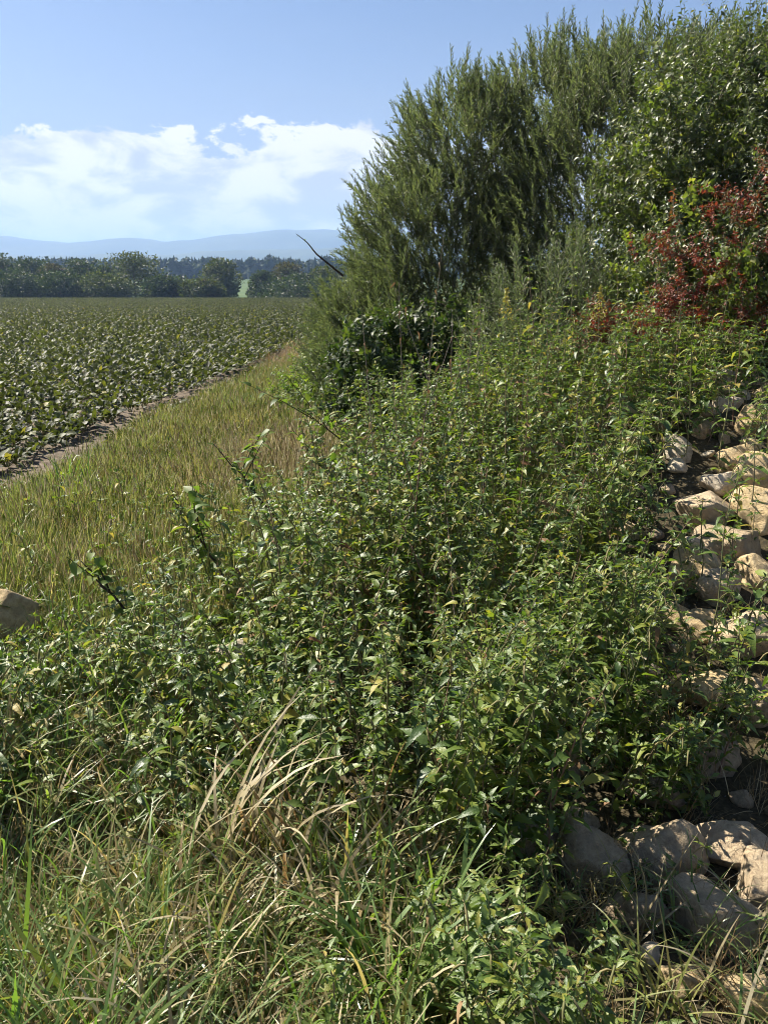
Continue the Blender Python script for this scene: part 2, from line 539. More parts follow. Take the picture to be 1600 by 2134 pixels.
# ------------------------------------------------------------------ geometry nodes for what nobody could count
def scatter_stuff(name, pts, rz, scl, idx, variants, label, tilt=None):
    """one object whose points each carry one of the variant meshes"""
    col = bpy.data.collections.new(name + '_pieces')
    for i, me in enumerate(variants):
        o = bpy.data.objects.new('%s_piece_%02d' % (name, i), me)
        col.objects.link(o)
    n = len(pts)
    me = bpy.data.meshes.new(name)
    me.vertices.add(n)
    me.vertices.foreach_set('co', np.asarray(pts, np.float32).ravel())
    r = np.zeros((n, 3), np.float32)
    if tilt is not None: r[:, :2] = tilt
    r[:, 2] = rz
    a = me.attributes.new('rot', 'FLOAT_VECTOR', 'POINT'); a.data.foreach_set('vector', r.ravel())
    a = me.attributes.new('scl', 'FLOAT', 'POINT'); a.data.foreach_set('value', np.asarray(scl, np.float32))
    a = me.attributes.new('idx', 'INT', 'POINT'); a.data.foreach_set('value', np.asarray(idx, np.int32))
    me.update()
    o = add(name, me)
    g = bpy.data.node_groups.new(name + '_scatter', 'GeometryNodeTree')
    g.interface.new_socket('Geometry', in_out='INPUT', socket_type='NodeSocketGeometry')
    g.interface.new_socket('Geometry', in_out='OUTPUT', socket_type='NodeSocketGeometry')
    N, L = g.nodes, g.links
    gi, go = N.new('NodeGroupInput'), N.new('NodeGroupOutput')
    ci = N.new('GeometryNodeCollectionInfo')
    ci.inputs['Collection'].default_value = col
    ci.inputs['Separate Children'].default_value = True
    ci.inputs['Reset Children'].default_value = True
    ip = N.new('GeometryNodeInstanceOnPoints')
    ip.inputs['Pick Instance'].default_value = True
    def attr(nm, ty):
        k = N.new('GeometryNodeInputNamedAttribute'); k.data_type = ty
        k.inputs['Name'].default_value = nm
        return k.outputs['Attribute']
    L.new(gi.outputs[0], ip.inputs['Points'])
    L.new(ci.outputs[0], ip.inputs['Instance'])
    L.new(attr('idx', 'INT'), ip.inputs['Instance Index'])
    e2r = N.new('FunctionNodeEulerToRotation')
    L.new(attr('rot', 'FLOAT_VECTOR'), e2r.inputs[0])
    L.new(e2r.outputs[0], ip.inputs['Rotation'])
    L.new(attr('scl', 'FLOAT'), ip.inputs['Scale'])
    L.new(ip.outputs[0], go.inputs[0])
    md = o.modifiers.new('scatter', 'NODES'); md.node_group = g
    tag(o, label, kind='stuff')
    return o


# ------------------------------------------------------------------ far hills and haze
def build_hills():
    m = plain_mat('hill_woodland', (0.035, 0.055, 0.03), (0.07, 0.09, 0.05), 0.004, 0.95, 0.0)
    prof_u = [-900, -500, -200, 0, 60, 120, 200, 240, 320, 380, 440, 500, 600, 690, 800, 1000, 1300, 1700, 2400]
    prof_v = [530, 500, 512, 507, 497, 505, 513, 510, 501, 512, 508, 497, 488, 486, 492, 500, 505, 520, 530]
    def ridge(name, Y0, depth, k, seed, label, u, v):
        ny, nx = 26, 420
        us = np.linspace(-900, 2400, nx)
        top = (605 - np.interp(us, u, v)) / FPX * Y0 + EYE
        top = np.convolve(np.pad(top, 2, mode='edge'), np.ones(5) / 5, 'valid')
        X0 = (us - 800) / FPX * Y0
        V = []
        for j in range(ny):
            t = j / (ny - 1)
            yy = Y0 - depth / 2 + depth * t
            sh = math.sin(PI * t) ** 0.8
            nz = snoise(X0 / 170, yy / 200 + 0 * X0, seed) * 16 + snoise(X0 / 45, yy / 60 + 0 * X0, seed + 2) * 4
            z = top * sh * k + nz * sh * 0.45
            V.append(np.stack([X0, np.full(nx, yy) + 50 * np.sin(X0 / 500), z + 6 - 14 * (1 - sh)], 1))
        V = np.concatenate(V)
        i = (np.arange(ny - 1)[:, None] * nx + np.arange(nx - 1)[None]).ravel()
        Q = np.stack([i, i + 1, i + nx + 1, i + nx], 1)
        o = add(name, make_mesh(name, V, Q, mats=[m]))
        tag(o, label, kind='structure')
    ridge('hills', 4200, 1800, .92, 1, 'long blue mountain ridge along the horizon', prof_u, prof_v)
    u2 = [-900, -300, 0, 100, 200, 300, 400, 520, 640, 800, 1200, 2400]
    v2 = [540, 545, 530, 536, 541, 533, 536, 528, 522, 525, 540, 545]
    ridge('hills', 3000, 900, .9, 5, 'lower pale wooded foothill in front of the blue ridge', u2, v2)


build_hills()


def build_haze():
    m = bpy.data.materials.new('haze_air')
    m.use_nodes = True
    T = NT(m.node_tree)
    v = T.n('ShaderNodeVolumePrincipled')
    v.inputs['Color'].default_value = (0.36, 0.54, 0.92, 1)
    v.inputs['Density'].default_value = 0.00024
    v.inputs['Anisotropy'].default_value = 0.15
    T.n('ShaderNodeOutputMaterial', ins={1: v.outputs[0]})
    x0, x1, y0, y1, z0, z1 = -9500, 9500, -80, 12500, -4, 400
    V = [(x, y, z) for x in (x0, x1) for y in (y0, y1) for z in (z0, z1)]
    Q = [(0, 1, 3, 2), (4, 6, 7, 5), (0, 4, 5, 1), (2, 3, 7, 6), (0, 2, 6, 4), (1, 5, 7, 3)]
    o = add('haze', make_mesh('haze', V, Q, mats=[m], smooth=False))
    tag(o, 'thin blue summer haze over the whole plain', kind='stuff')


build_haze()


# ------------------------------------------------------------------ far forest and far trees
def build_forest():
    m = leaf_mat('forest_foliage', [(0.0, (0.022, 0.038, 0.022)), (1.0, (0.05, 0.07, 0.035))], 0.7, 0.2, 0.1)
    mb = MB()
    n = 1300
    for i in range(n):
        y = random.uniform(560, 700)
        x = random.uniform(-0.62, 0.35) * y
        z = Hs(x, y)
        con = random.random() < 0.5
        h = random.gauss(14.0, 1.1)
        r = h * (0.22 if con else 0.34)
        k = 26
        t = np.sort(rng.random(k)) ** 0.8
        a = rng.random(k) * 2 * PI
        rr = r * (1.05 - t) if con else r * np.sin(PI * (0.15 + 0.8 * t)) ** 0.7
        P = np.stack([x + rr * np.cos(a) * 0.6, y + rr * np.sin(a) * 0.6, z + h * (0.05 + 0.85 * t)], 1)
        D = np.stack([np.cos(a), np.sin(a), np.full(k, -0.3 if con else 0.2)], 1) + rng.normal(0, .2, (k, 3))
        R = frames(D, np.tile([0, 0, 1.0], (k, 1)) + rng.normal(0, .3, (k, 3)))
        tv, tf = kite_tpl(1.2, 0.3, 0.3)
        tf2 = tf
        V, F, ti = scatter(tv - [0, .3, 0], tf2, R, P, np.maximum(rr * 1.1, 1.0), np.full(k, (random.random() + i) % 1))
        mb.add(V, F, ti)
        cv, cf = tube([(x, y, z), (x, y, z + h * .5), (x, y, z + h)], [r * .7, r * .6, 0.1], 6)
        mb.add(cv, cf, random.random())
    o = add('forest', mb.mesh('forest', [m]))
    tag(o, 'far dark wood of conifers closing the plain', kind='stuff')


build_forest()

far_mats = {
    'dark': leaf_mat('far_tree_dark', [(0.0, (0.014, 0.024, 0.012)), (0.6, (0.024, 0.038, 0.016)), (1.0, (0.048, 0.062, 0.025))], 0.55, 0.3, 0.25),
    'olive': leaf_mat('far_tree_olive', [(0.0, (0.026, 0.038, 0.015)), (0.6, (0.045, 0.058, 0.02)), (1.0, (0.085, 0.088, 0.03))], 0.55, 0.3, 0.25),
    'brown': leaf_mat('far_tree_brown', [(0.0, (0.034, 0.034, 0.018)), (0.6, (0.052, 0.048, 0.024)), (1.0, (0.09, 0.075, 0.035))], 0.6, 0.3, 0.25),
}


def far_tree(label, u0, u1, vt, Y, mat, lobes=16, n=6000, vb=None):
    cx = (0.5 * (u0 + u1) - 800) / FPX * Y
    wd = (u1 - u0) / FPX * Y * 1.28
    gz = Hs(cx, Y)
    h = (605 - vt) / FPX * Y + EYE - gz
    root = empty('field_tree', (cx, Y, gz))
    tag(root, label, 'tree', 'trees beyond the beet field')
    tb = MB()
    V, F = tube([(0, 0, -.2), (0.1, 0, h * .25), (-.05, .1, h * .55), (0, 0, h * .85)], [h * .028, h * .022, h * .014, h * .004], 7)
    tb.add(V, F, 0.3)
    for k in range(8):
        a = k * 2.4 + random.random(); z0 = h * random.uniform(.22, .6)
        V, F = tube([(0, 0, z0), (math.cos(a) * wd * .16, math.sin(a) * wd * .16, z0 + h * .12), (math.cos(a) * wd * .36, math.sin(a) * wd * .36, z0 + h * .2)], [h * .010, h * .006, h * .002], 5)
        tb.add(V, F, 0.6)
    add('trunk', tb.mesh('far_trunk', [M['bark']]), root)
    mb = MB()
    cl = []
    for k in range(lobes):
        a = k * 2.39996 + random.random() * .6
        t = (k + .5) / lobes
        rr = wd * .5 * math.sin(PI * (0.25 + 0.68 * t)) * random.uniform(.55, .85)
        lr = wd * random.uniform(.15, .24)
        z = h * (0.10 + 0.80 * t)
        cl.append((rr * math.cos(a), rr * math.sin(a), min(z, h - lr * .9), lr))
    cl.append((0, 0, h * .5, wd * .36)); cl.append((0, 0, h * .25, wd * .34))
    cl.append((0, 0, h - wd * .2, wd * .2))
    per = n // len(cl)
    for (x, y, z, r) in cl:
        d = rng.normal(size=(per, 3)); d /= np.linalg.norm(d, axis=1, keepdims=True)
        q = rng.random(per) ** 0.35
        P = np.array([x, y, z]) + d * (r * q * (1 + .25 * rng.random(per)))[:, None] * [1, 1, .85]
        P[:, 2] = np.maximum(P[:, 2], h * .06)
        R = frames(d + rng.normal(0, .7, d.shape), rng.normal(size=d.shape))
        tv, tf = kite_tpl(0.75, 0.15, 0.2)
        V, F, ti = scatter(tv, tf, R, P, rng.uniform(.28, .62, per) * (Y / 190))
        mb.add(V, F, ti)
    c = add('crown', mb.mesh('far_crown', [far_mats[mat]]), root)
    c['kind'] = 'stuff'


ft = [
    ('big dark domed tree, leftmost beyond the beet field', -30, 70, 531, 188, 'dark'),
    ('dark round tree beside the leftmost big one', 54, 140, 543, 196, 'dark'),
    ('low brownish bushy tree between two dark ones', 118, 172, 556, 186, 'brown'),
    ('broad dark tree with a flat lumpy top', 150, 240, 546, 192, 'dark'),
    ('squat dark tree left of the tallest field tree', 218, 270, 560, 184, 'dark'),
    ('tallest tree of the field row, olive crowned and wide', 250, 352, 533, 190, 'olive'),
    ('small dark round bush at the foot of the tallest tree', 322, 372, 580, 180, 'dark'),
    ('low grey brown bush left of the meadow gap', 372, 432, 592, 182, 'brown'),
    ('slim pale olive tree standing left of the meadow gap', 440, 508, 545, 200, 'olive'),
    ('small brown bush below the slim olive tree', 424, 462, 586, 178, 'brown'),
    ('round dark tree right of the meadow gap', 530, 586, 569, 190, 'dark'),
    ('brownish tree behind the round one near the willow', 580, 640, 552, 206, 'brown'),
    ('dark low tree half hidden by the willow edge', 606, 668, 574, 188, 'dark'),
    ('dark tree seen through the edge of the willow', 650, 720, 560, 190, 'olive'),
]
ft += [
    ('low dark hedge tree filling the gap near the left edge', 20, 112, 566, 178, 'dark'),
    ('low dark hedge tree under the flat topped one', 104, 196, 568, 180, 'dark'),
    ('low hedge tree between the squat tree and the tallest tree', 196, 292, 572, 179, 'olive'),
    ('low hedge tree right of the tallest tree', 332, 408, 578, 181, 'dark'),
    ('low hedge tree just left of the slim olive tree', 398, 470, 584, 178, 'olive'),
    ('low hedge tree between the round tree and the willow', 566, 690, 580, 178, 'dark'),
]
for (lab, a, b, v, Y, mt) in ft:
    far_tree(lab, a, b, v, Y, mt)


# ------------------------------------------------------------------ beet field
def beet_leaf_mesh(name, segs, L, W, droop, mat=True):
    mb = MB()
    V, F = leaf_tpl(segs, W / L, 'round', 0.10, droop, 0.10, random.uniform(-.5, .5))
    V = V * L
    V[:, 0] *= 1.0
    V[:, 2] += 0.012 * np.sin(V[:, 1] * 60) * np.sign(V[:, 0])
    st = 0.45 * L
    V[:, 1] += st
    mb.add(V, F, 0)
    V, F = tube([(0, 0, 0), (0, st * .5, 0.005), (0, st + L * .35, 0.002)], [0.007, 0.006, 0.002], 3)
    mb.add(V, F, 0.2, 1)
    return mb.mesh(name, [M['beet'], M['beet_stalk']])


def rosette(n, L, spread=1.0):
    """matrices of leaves round a crown, inner ones upright"""
    out = []
    for k in range(n):
        t = k / max(1, n - 1)
        az = k * 2.39996 + random.uniform(-.3, .3)
        ang = math.radians(40 + 44 * t + random.uniform(-9, 9)) * spread      # above level
        ang = max(0.12, ang)
        s = (0.62 + 0.45 * math.sin(PI * (0.25 + 0.6 * t))) * random.uniform(.85, 1.15)
        D = Vector((math.cos(az) * math.cos(ang), math.sin(az) * math.cos(ang), math.sin(ang)))
        S = Vector((-math.sin(az), math.cos(az), 0)).cross(Vector((0, 0, 1)))
        side = D.cross(Vector((0, 0, 1))).normalized()
        N = side.cross(D)
        tw = random.uniform(-.5, .5)
        side2 = side * math.cos(tw) + N * math.sin(tw); N2 = side2.cross(D)
        out.append((side2, D, N2, s, Vector((math.cos(az), math.sin(az), 0)) * 0.015))
    return out


def mat4(c0, c1, c2, p, s=1.0):
    return Matrix(((c0[0] * s, c1[0] * s, c2[0] * s, p[0]), (c0[1] * s, c1[1] * s, c2[1] * s, p[1]), (c0[2] * s, c1[2] * s, c2[2] * s, p[2]), (0, 0, 0, 1)))


UNITS = 'zeroth first second third fourth fifth sixth seventh eighth ninth tenth eleventh twelfth thirteenth fourteenth fifteenth sixteenth seventeenth eighteenth nineteenth'.split()


def ordinal(n):
    if n < 20: return UNITS[n]
    tens = 'twenty thirty forty fifty sixty seventy eighty ninety'.split()
    t = tens[(n // 10 - 2) % 8]
    return t[:-1] + 'ieth' if n % 10 == 0 else t + '-' + UNITS[n % 10]


def beet_spots():
    """rows run along the verge; returns x, y for the whole field in view"""
    P = []
    for r in range(0, 240):
        if r == 1 : continue                       # the tramline gap beside the outer row
        off = 0.30 + r * 0.36
        ymin = 6.9 - .05 * r if r > 1 else 8.2
        y = ymin; kk = 0
        while y < 152:
            x = edge_x(y) - off
            # outside the view on the left
            if x < -(0.50 * y + .25):
                y += .1 + .01 * y
                continue
            if x < -(0.53 * y + 1.2):
                y += 2 + 0.3 * y
                continue
            step = 0.135 + 0.045 * random.random() if y < 60 else 0.42
            if random.random() < (0.97 if r > 2 else 0.85):
                kk += 1
                P.append((x + random.gauss(0, .035), y + random.gauss(0, .03), r, kk))
            y += step
    return np.array(P)


BP = beet_spots()
dist = np.hypot(BP[:, 0], BP[:, 1])
vis = (BP[:, 0] > -0.50 * BP[:, 1] - 0.25)
order = np.argsort(dist + (~vis) * 1000)
near = order[:300]
bl = [add('leaf', beet_leaf_mesh('beet_leaf', 6, 0.15, w, d)) for w, d in ((0.060, .30), (0.066, .6), (0.050, .15), (0.056, .9))]
bg = 'beet plants in the rows nearest the verge'
first_leaf_used = [False] * len(bl)
for k in bl: C.objects.unlink(k)
crown_me = make_mesh('beet_crown', *(lambda t: (t[0], t[1]))(tube([(0, 0, -0.04), (0, 0, 0.0), (0, 0, 0.035), (0, 0, .045)], [0.03, 0.04, 0.032, 0.004], 7)), mats=[M['beet_stalk']])
for i in near:
    x, y, row, nth = BP[i]
    root = empty('beet_plant', (x, y, Hs(x, y)), random.random() * 6.28)
    row = int(row) if row < 1 else int(row) - 1
    lab = '%s beet plant from the near end of the %s row from the verge' % (ordinal(int(nth)), ordinal(row + 1)) if row else '%s beet plant from the near end of the outermost row along the verge' % ordinal(int(nth))
    tag(root, lab, 'beet plant', bg)
    s0 = random.uniform(.85, 1.2)
    for (c0, c1, c2, s, off) in rosette(12 if y < 10 else 9, 0.3, random.uniform(.8, 1.1)):
        copy_at(random.choice(bl), root, mat4(c0, c1, c2, off + Vector((0, 0, .02)), s * s0 * .84))
rest = order[300:]


def beet_clump(n, segs):
    mb = MB()
    for (c0, c1, c2, s, off) in rosette(n, 0.3, random.uniform(.8, 1.1)):
        V, F = leaf_tpl(segs, 0.38, 'round', 0.16, random.uniform(.1, .8), 0.0, random.uniform(-.7, .7))
        V = V * 0.18; V[:, 1] += 0.08
        R = np.array([list(c0), list(c1), list(c2)]).T
        V = V @ R.T * s * .86 + np.array(off)
        mb.add(V, F, random.random())
    return mb.mesh('beet_clump', [M['beet']])


bm_mid = [beet_clump(12, 3) for _ in range(5)]
P = BP[rest]
P = P[P[:, 1] < 24]
scatter_stuff('beet_foliage', np.stack([P[:, 0], P[:, 1], H(P[:, 0], P[:, 1])], 1), rng.random(len(P)) * 6.28,
              rng.uniform(.85, 1.25, len(P)), rng.integers(0, 5, len(P)), bm_mid, 'middle rows of dark shiny beet leaves beyond the nearest plants')


def beet_run():
    """a metre and a bit of one row"""
    mb = MB()
    for k in range(6):
        s1 = random.uniform(.85, 1.25)
        for (c0, c1, c2, s, off) in rosette(10, 0.3, random.uniform(.8, 1.1)):
            V, F = leaf_tpl(2, 0.42, 'round', 0.16, random.uniform(.1, .8), 0.0, random.uniform(-.7, .7))
            V = V * 0.18; V[:, 1] += 0.08
            V = V @ np.array([list(c0), list(c1), list(c2)]) * s * .92 * s1 + np.array(off) + [random.gauss(0, .03), k * .22 + random.gauss(0, .03), 0]
            mb.add(V, F, random.random())
    return mb.mesh('beet_run', [M['beet']])


runs = [beet_run() for _ in range(6)]
RP = []
for r in range(0, 260):
    y = 24.0
    while y < 152:
        x = float(edge_x(y)) - .30 - r * .36
        if x > -(0.53 * y + 1.2): RP.append((x, y))
        y += 1.32
RP = np.array(RP)
scatter_stuff('beet_foliage', np.stack([RP[:, 0], RP[:, 1], H(RP[:, 0], RP[:, 1])], 1), np.full(len(RP), math.atan(-.055)),
              rng.uniform(.9, 1.15, len(RP)), rng.integers(0, 6, len(RP)), runs, 'far rows of dark shiny beet leaves stretching to the trees')


# ------------------------------------------------------------------ verge grass
def grass_clump(n, Lr, Wr, lean, bend, mats, rad=0.04, segs=4, head=0.0):
    mb = MB()
    for k in range(n):
        az = random.random() * 6.28
        L = random.uniform(*Lr)
        b = (random.gauss(0, rad), random.gauss(0, rad), -0.01)
        V, F = blade(L, random.uniform(*Wr), abs(random.gauss(0, lean)), az, random.uniform(*bend), segs, b, random.uniform(-1, 1))
        mb.add(V, F, random.random() * .35, 0 if random.random() > .25 or len(mats) < 2 else 1)
        if random.random() < head:
            tip = V[-1]
            HV, HF = tube([tip - [0, 0, .0], tip + [0.003, 0, .02], tip + [0.008, 0.002, .05]], [.001, .0035, .0008], 3)
            mb.add(HV, HF, .5, len(mats) - 1)
    return mb.mesh('grass_clump', mats)


def region_pts(n, y0, y1, xf0, xf1, dens=None):
    out = []
    while len(out) < n:
        y = random.uniform(y0, y1); a, b = xf0(y), xf1(y)
        x = random.uniform(a, b)
        if dens is None or random.random() < dens(x, y): out.append((x, y))
    return np.array(out)


def put_grass(name, P, variants, label, smin=.8, smax=1.25, tilt=0.12, bias=(0, 0)):
    n = len(P)
    t = rng.normal(0, tilt, (n, 2)) + np.array(bias) + np.stack([snoise(P[:, 0] * 1.5, P[:, 1] * 1.4, 2), snoise(P[:, 0] * 1.4, P[:, 1] * 1.6, 5)], 1) * .22
    patch = 1 + .28 * snoise(P[:, 0] * 1.9, P[:, 1] * 1.7, 8)
    ix = (np.floor((snoise(P[:, 0] * 1.3, P[:, 1] * 1.1, 7) * .5 + .5) * len(variants) + rng.normal(0, 1.1, n)).astype(int)) % len(variants)
    scatter_stuff(name, np.stack([P[:, 0], P[:, 1], H(P[:, 0], P[:, 1])], 1), rng.random(n) * 6.28, rng.uniform(smin, smax, n) * patch,
                  ix, variants, label, t)


fine = [grass_clump(130, (.10, .30), (.002, .0042), .4, (.2, 1.4), m_, .11, 4, .12) for m_ in ([M['verge'], M['grass']], [M['verge'], M['straw']], [M['grass'], M['verge']], [M['verge'], M['grass']], [M['verge'], M['straw']], [M['verge'], M['green_grass']])]
def right_lim(y): return .26 * y if y < 6 else 0.4
P = region_pts(2200, 3.2, 9.5, lambda y: float(edge_x(y)) + .05, right_lim, lambda x, y: (0 if -.58 < x / y < -.41 and y < 3.6 else 1) * (.35 + .65 * float(smooth(0, .35, x - edge_x(y)))) * (0.8 + .3 * float(snoise(x * 2, y * 2, 4))))
P2 = region_pts(2300, 9.0, 24, lambda y: float(edge_x(y)) + .05, lambda y: .8)
put_grass('verge_grass', np.concatenate([P, P2]), fine, 'sunlit yellow green grass along the field verge', .8, 1.3)
P = region_pts(620, 5.0, 18, lambda y: float(edge_x(y)) - .38, lambda y: float(edge_x(y)) + .1)
put_grass('verge_grass', P, fine, 'sparse fine grass creeping onto the bare field soil', .35, .8)

longg = [grass_clump(46, (.16, .40), (.004, .009), .7, (.7, 2.2), m_, .06, 7) for m_ in ([M['grass'], M['straw']], [M['green_grass'], M['grass']], [M['straw'], M['grass']], [M['green_grass'], M['rust']], [M['grass'], M['green_grass']], [M['green_grass'], M['straw']], [M['green_grass'], M['grass']])]
P = region_pts(560, .9, 3.4, lambda y: -0.62 * y - .35, lambda y: (0.12 if y < 1.9 else -.75), lambda x, y: 1.0 if y < 2.5 else .6)
put_grass('long_grass', P, longg, 'long arching green and straw grass in front of the nettles', .7, 1.15, .22)
P = region_pts(130, 3.4, 11, lambda y: float(edge_x(y)) + .1, lambda y: -.4, lambda x, y: float(smooth(.15, .6, snoise(x * 2.7, y * 3.1, 21))))
put_grass('dead_grass', P, [grass_clump(36, (.2, .42), (.002, .0045), .5, (.3, 1.6), [M['straw'], M['verge']], .06, 5, .35) for _ in range(3)], 'pale straw tufts with seed heads standing out of the verge', .6, 1.1, .25)
P = region_pts(340, 3.3, 12, lambda y: float(edge_x(y)) - .1, lambda y: -.3, lambda x, y: float(smooth(.1, .6, snoise(x * 3.1, y * 2.7, 12))) + .08)
put_grass('long_grass', P, longg, 'coarse longer grass tufts scattered over the verge', .5, .95, .22)
P = region_pts(26, 1.0, 1.8, lambda y: 0.1, lambda y: .95)
put_grass('long_grass', P, longg, 'thin tangled grass round the lowest stones', .5, .9, .25)
dry = [grass_clump(34, (.10, .26), (.0015, .0035), .7, (.2, 1.6), [M['rust'], M['straw']], .05, 4) for _ in range(5)]
P = region_pts(420, 1.1, 3.2, lambda y: -0.62 * y - .2, lambda y: 0.15 if y < 1.95 else -.7)
put_grass('dead_grass', P, dry, 'matted brown dead grass under the long green blades', .8, 1.2, .3)
P = region_pts(240, 3.6, 4.8, lambda y: -2.0, lambda y: -.9, lambda x, y: math.exp(-((x + 1.35) ** 2 + (y - 4.05) ** 2) / .16))
put_grass('dead_grass', P, dry, 'rusty dead grass patch beside the half buried stone', .8, 1.3, .25)
P = region_pts(300, 14, 20, lambda y: -2.2, lambda y: -.6)
put_grass('dead_grass', P, dry, 'rusty dry grass tuft strip where the verge meets the willow', 1.2, 2.4, .2)
pale = [grass_clump(40, (.22, .42), (.0015, .003), .25, (.1, .9), [M['straw']], .07, 4, .5) for _ in range(4)]
P = region_pts(80, 5.2, 7.2, lambda y: -1.7, lambda y: .3, lambda x, y: math.exp(-((x + .8) ** 2 / .2 + (y - 6.2) ** 2 / .8)))
put_grass('dead_grass', P, pale, 'pale straw coloured grass leaning behind the saplings', .9, 1.3, .2, (0.0, -.35))
rust_t = [grass_clump(26, (.3, .6), (.002, .004), .25, (.1, .8), [M['rust'], M['verge']], .08, 4, .6) for _ in range(3)]


# ------------------------------------------------------------------ stones
def stone_mesh(seed, mat, flat=(1, 1, 1), sub=4, amp=.16):
    import bmesh
    bm = bmesh.new()
    bmesh.ops.create_icosphere(bm, subdivisions=sub, radius=1.0)
    V = np.array([v.co[:] for v in bm.verts])
    r = np.random.default_rng(seed)
    # cut by random planes for worn flat faces
    for k in range(17):
        n = r.normal(size=3); n /= np.linalg.norm(n)
        c = r.uniform(.52, .88)
        d = V @ n
        over = np.clip(d - c, 0, None)
        V = V - n * (over * .95)[:, None]
    ph = r.random(3) * 9
    w = (np.sin(V[:, 0] * 3.1 + ph[0]) * np.cos(V[:, 1] * 2.7 + ph[1]) + .5 * np.sin(V[:, 2] * 5.3 + V[:, 0] * 4 + ph[2])
         + .25 * np.sin(V[:, 1] * 11 + V[:, 2] * 9 + ph[0]) + .12 * np.sin(V[:, 0] * 23 + V[:, 1] * 19 + ph[1]))
    V = V * (1 + amp * .5 * w[:, None]) * np.array(flat)
    for v, c in zip(bm.verts, V): v.co = c
    me = bpy.data.meshes.new('stone')
    bm.to_mesh(me); bm.free()
    me.polygons.foreach_set('use_smooth', np.ones(len(me.polygons), bool))
    me.materials.append(mat)
    return me


def stone(label, u, v, Y, wpx, asp=.75, mat='stone_tan', rz=None, tilt=.2, group='stones of the rubble heap', seed=None, flat=None):
    p = at(u, v, Y)
    r = wpx / 2 / FPX * math.hypot(p[0], Y, p[2] - EYE) * 1.08
    me = stone_mesh(seed if seed is not None else int(u * 7 + v), M[mat], flat or (1, .85, asp))
    o = add('stone', me, None, p)
    o.scale = (r, r, r)
    o.rotation_euler = (random.uniform(-tilt, tilt), random.uniform(-tilt, tilt), random.uniform(-.5, .5) if rz is None else rz)
    tag(o, label, 'stone', group)
    return o


def ground_depth(u, v, lift=0.02):
    return gnd(u, v, lift)[1]


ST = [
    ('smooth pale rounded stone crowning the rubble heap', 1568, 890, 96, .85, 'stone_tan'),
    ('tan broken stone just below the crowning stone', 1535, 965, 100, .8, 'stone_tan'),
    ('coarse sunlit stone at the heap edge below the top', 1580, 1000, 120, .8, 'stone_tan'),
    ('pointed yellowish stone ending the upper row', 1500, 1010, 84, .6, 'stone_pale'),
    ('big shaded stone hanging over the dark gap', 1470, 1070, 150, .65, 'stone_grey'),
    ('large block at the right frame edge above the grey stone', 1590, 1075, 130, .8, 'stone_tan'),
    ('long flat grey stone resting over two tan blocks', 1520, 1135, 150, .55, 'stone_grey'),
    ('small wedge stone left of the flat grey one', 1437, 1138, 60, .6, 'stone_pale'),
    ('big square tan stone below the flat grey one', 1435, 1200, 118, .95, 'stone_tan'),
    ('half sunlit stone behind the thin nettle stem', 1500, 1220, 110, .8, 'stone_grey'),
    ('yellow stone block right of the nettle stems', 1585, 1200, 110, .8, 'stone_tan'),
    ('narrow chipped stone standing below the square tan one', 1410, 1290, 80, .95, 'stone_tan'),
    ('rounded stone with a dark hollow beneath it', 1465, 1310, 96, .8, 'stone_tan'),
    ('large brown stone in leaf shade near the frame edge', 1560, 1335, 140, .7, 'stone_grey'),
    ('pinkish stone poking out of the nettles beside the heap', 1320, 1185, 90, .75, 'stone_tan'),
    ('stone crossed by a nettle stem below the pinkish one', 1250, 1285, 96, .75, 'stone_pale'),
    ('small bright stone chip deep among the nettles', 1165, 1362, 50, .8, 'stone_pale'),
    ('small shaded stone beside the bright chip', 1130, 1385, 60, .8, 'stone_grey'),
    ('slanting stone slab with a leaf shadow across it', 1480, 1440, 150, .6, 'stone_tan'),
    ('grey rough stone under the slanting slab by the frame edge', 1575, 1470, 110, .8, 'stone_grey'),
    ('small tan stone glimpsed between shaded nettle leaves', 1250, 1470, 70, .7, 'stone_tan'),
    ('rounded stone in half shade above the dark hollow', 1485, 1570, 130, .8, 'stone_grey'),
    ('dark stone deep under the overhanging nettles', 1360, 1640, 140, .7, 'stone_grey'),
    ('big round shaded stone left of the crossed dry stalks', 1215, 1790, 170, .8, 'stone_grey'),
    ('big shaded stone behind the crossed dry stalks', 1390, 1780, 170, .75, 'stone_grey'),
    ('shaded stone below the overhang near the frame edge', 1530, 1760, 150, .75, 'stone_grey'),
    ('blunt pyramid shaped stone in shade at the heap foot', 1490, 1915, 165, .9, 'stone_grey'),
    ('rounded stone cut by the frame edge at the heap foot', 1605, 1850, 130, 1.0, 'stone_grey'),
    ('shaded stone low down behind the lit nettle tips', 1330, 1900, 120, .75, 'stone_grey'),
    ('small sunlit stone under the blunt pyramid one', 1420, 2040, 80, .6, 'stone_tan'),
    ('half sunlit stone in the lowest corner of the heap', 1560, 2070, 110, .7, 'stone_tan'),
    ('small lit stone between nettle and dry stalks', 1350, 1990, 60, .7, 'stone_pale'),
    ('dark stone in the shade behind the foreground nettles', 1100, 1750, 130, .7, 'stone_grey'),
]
stones = []
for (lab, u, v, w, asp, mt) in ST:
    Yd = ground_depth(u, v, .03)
    stones.append(stone(lab, u, v, Yd, w, asp, mt))
